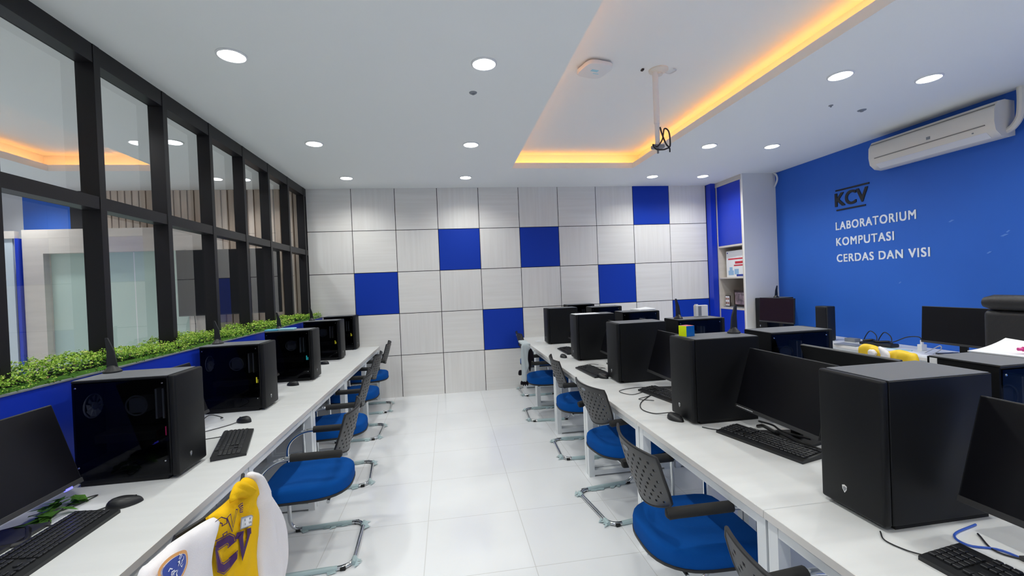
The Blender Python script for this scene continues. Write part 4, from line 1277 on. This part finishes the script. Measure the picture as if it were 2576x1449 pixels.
def quadmap(q, path):                      # letter box corners: top left, top right, bottom right, bottom left
    out = []
    for x, y in path:
        t = [q[3][i] * (1 - x) * (1 - y) + q[2][i] * x * (1 - y) + q[1][i] * x * y + q[0][i] * (1 - x) * y for i in (0, 1)]
        out.append(tuple(t))
    return out
Q = {'C1': [(-5.045, 0.892), (-4.989, 0.884), (-4.989, 0.82), (-5.050, 0.838)], 'V1': [(-4.982, 0.884), (-4.914, 0.875), (-4.91, 0.815), (-4.981, 0.832)],
     'S0': [(-4.905, 0.880), (-4.872, 0.872), (-4.874, 0.850), (-4.905, 0.860)], 'C2': [(-5.036, 0.824), (-4.952, 0.806), (-4.940, 0.720), (-5.034, 0.752)],
     'V2': [(-4.926, 0.794), (-4.831, 0.757), (-4.843, 0.688), (-4.937, 0.727)], 'K2': [(-5.048, 0.72), (-4.985, 0.70), (-4.98, 0.60), (-5.045, 0.62)]}
def outl(path, w):
    P = [Vector(p) for p in path]; A, B = [], []
    for i in range(len(P)):
        a = P[max(i - 1, 0)]; c = P[min(i + 1, len(P) - 1)]
        d = (c - a).normalized(); nn = Vector((-d.y, d.x))
        A.append(tuple(P[i] + nn * w / 2)); B.append(tuple(P[i] - nn * w / 2))
    return A + B[::-1]
b = MB()
for k, w in (('C2', .021), ('V2', .019), ('K2', .018)):
    for p in letter_paths(k[0]): stroke(b, quadmap(Q[k], p), w, surf_body, lift=.004)
b.done('purple_letters', 'purple', jer)
b = MB()
for k, w in (('C1', .015), ('V1', .013), ('S0', .006), ('C2', .029)):
    for p in letter_paths(k[0])[:1]: stroke(b, outl(quadmap(Q[k], p), w), .0028, surf_body, closed=True, lift=.0035)
b.done('letter_outlines', 'purple', jer)
b = MB()
lb = [(-4.912, .843), (-4.822, .806), (-4.802, .791), (-4.826, .774), (-4.922, .812)]
b.bm.faces.new([b.bm.verts.new(surf_body(*p, .007)) for p in lb])
stroke(b, lb, .003, surf_body, 1, True, .009)
for dz in (0, -.013):
    for k in range(7): stroke(b, [(-4.902 + k * .011, .829 + dz - k * .0045), (-4.895 + k * .011, .826 + dz - k * .0045)], .006, surf_body, 1, lift=.009)
b.done('name_patch', ['paper', 'grey_pl'], jer)
def surf_l(u, z, lift): return (XJ + .046 + fold_l(u, z) + lift, u, z)
b = MB()
cu, cz = -5.262, .888
rim = [(-5.200, 0.878), (-5.207, 0.905), (-5.228, .924), (-5.262, 0.937), (-5.292, 0.938), (-5.312, 0.928), (-5.310, .905), (-5.295, .884), (-5.262, 0.866), (-5.225, 0.862)]
rim = rounded(rim, 3) if 'rounded' in globals() else rim
cu = sum(p[0] for p in rim) / len(rim); cz = sum(p[1] for p in rim) / len(rim)
stroke(b, rim, .0075, surf_l, 1, True, .003)
ins = [(cu + (p[0] - cu) * .86, cz + (p[1] - cz) * .86) for p in rim]
ctr = b.bm.verts.new(surf_l(cu, cz, .0035)); rv = [b.bm.verts.new(surf_l(*p, .0035)) for p in ins]
for k in range(len(rv)): b.bm.faces.new((ctr, rv[k], rv[(k + 1) % len(rv)])).material_index = 0
rr = random.Random(8)
for k in range(13):
    a = rr.uniform(0, 2 * PI); r0 = rr.uniform(.004, .026)
    p0 = (cu + r0 * math.cos(a), cz + r0 * .75 * math.sin(a)); a2 = a + rr.uniform(-.9, .9)
    p1 = (p0[0] + .010 * math.cos(a2), p0[1] + .008 * math.sin(a2)); p2 = (p1[0] + .007 * math.cos(a2 + 1.4), p1[1] + .007 * math.sin(a2 + 1.4))
    stroke(b, [p0, p1, p2], .0025, surf_l, 2, False, .005)
b.done('round_patch', ['badge_blue', 'orange', 'paper'], jer)

# --- grey knit jacket with black cuffs on the far right chair
jk = thing('knit_jacket', 'light grey knit jacket with black fringed cuffs over a chair of the right row', 'clothing')
gy = [(2.687, 0.875), (2.721, 0.893), (2.775, 0.868), (2.785, 0.832), (2.765, 0.8), (2.755, 0.712), (2.763, 0.634), (2.738, 0.57), (2.731, 0.471), (2.703, 0.462), (2.673, 0.475), (2.677, 0.58), (2.675, 0.739), (2.680, 0.827)]
puff('body', gy, -1.645, .022, 'jgrey', jk, axis='y', sgn=-1, fold=lambda u, z: .005 * math.sin(u * 130 + z * 12), cell=.008)
puff('lining', [(2.775, .835), (2.802, .822), (2.818, .771), (2.823, .693), (2.794, .684), (2.778, .574), (2.758, .62), (2.752, .709), (2.762, .791)], -1.638, .010, 'black_cl', jk, axis='y', sgn=-1, cell=.008)
puff('cuff', [(2.669, .478), (2.733, .474), (2.750, .442), (2.738, .416), (2.726, .434), (2.712, .413), (2.702, .433), (2.690, .414), (2.682, .432), (2.660, .436)], -1.645, .015, 'black_cl', jk, axis='y', sgn=-1, cell=.004)
puff('cuff', [(2.648, .590), (2.681, .592), (2.681, .542), (2.643, .542)], -1.63, .013, 'black_cl', jk, axis='y', sgn=-1, cell=.005)
b = MB(); b.box(2.70, 2.79, -1.645, -1.33, .862, .890, 0, .013, 3); b.done('shoulder_fold', 'jgrey', jk, True)

# --- yellow jacket on the wall desk chair
yj = thing('yellow_jacket', 'yellow jacket with white collar over a chair back before the wall desks', 'clothing')
yb = [(-3.28, .88), (-3.285, .93), (-3.33, .955), (-3.42, .95), (-3.47, .925), (-3.52, .92), (-3.60, .945), (-3.68, .935), (-3.74, .90), (-3.74, .60), (-3.52, .55), (-3.31, .60)]
puff('body', yb, 5.255, .035, 'yellow2', yj, sgn=-1, fold=lambda u, z: .010 * math.sin(u * 60 + z * 20), cell=.012)
puff('collar', [(-3.47, .945), (-3.49, .955), (-3.53, .935), (-3.56, .90), (-3.55, .78), (-3.50, .74), (-3.48, .80), (-3.49, .88)], 5.222, .02, 'jwhite', yj, sgn=-1, cell=.008)
puff('white_cuff', [(-3.39, .915), (-3.43, .925), (-3.46, .895), (-3.43, .865), (-3.39, .875)], 5.222, .02, 'jwhite', yj, sgn=-1, cell=.006)

# ------------------------------------------------------------------ black office chair at the right edge
t = thing('office_chair', 'black high-backed office chair with rolled headrest at the right edge', 'chair', (5.75, -4.25, 0))
b = MB(); b.box(-.26, -.17, -.29, .29, .52, 1.255, 0, .035, 4); b.done('backrest', 'leather', t, True)
b = MB(); b.tube([(-.225, -.29, 1.305), (-.225, -.24, 1.305), (-.225, .24, 1.305), (-.225, .29, 1.305)], [.035, .052, .052, .035], 16); b.done('headrest', 'leather', t, True)
b = MB(); b.box(-.22, .27, -.26, .26, .44, .54, 0, .035, 4); b.done('seat', 'leather', t, True)
for s in (-1, 1):
    b = MB(); b.tube(fillet([(-.18, s * .30, .68), (.14, s * .30, .70), (.14, s * .28, .50), (.10, s * .24, .47)], .05), .016, 10); b.done('armrest', 'bezel', t, True)
b = MB(); b.tube([(0, 0, .08), (0, 0, .45)], .028, 12); b.done('gas_lift', 'chrome', t, True)
b = MB()
for k in range(5):
    a = 2 * PI * k / 5; b.tube([(0, 0, .10), (.30 * math.cos(a), .30 * math.sin(a), .065)], [.025, .016], 8)
b.done('star_base', 'bezel', t)
for k in range(5):
    a = 2 * PI * k / 5
    b = MB(); b.lathe([(.028, -.02), (.028, .02)], axis='y', off=(.30 * math.cos(a), .30 * math.sin(a), .028), seg=14); b.done('castor', 'rubber', t)
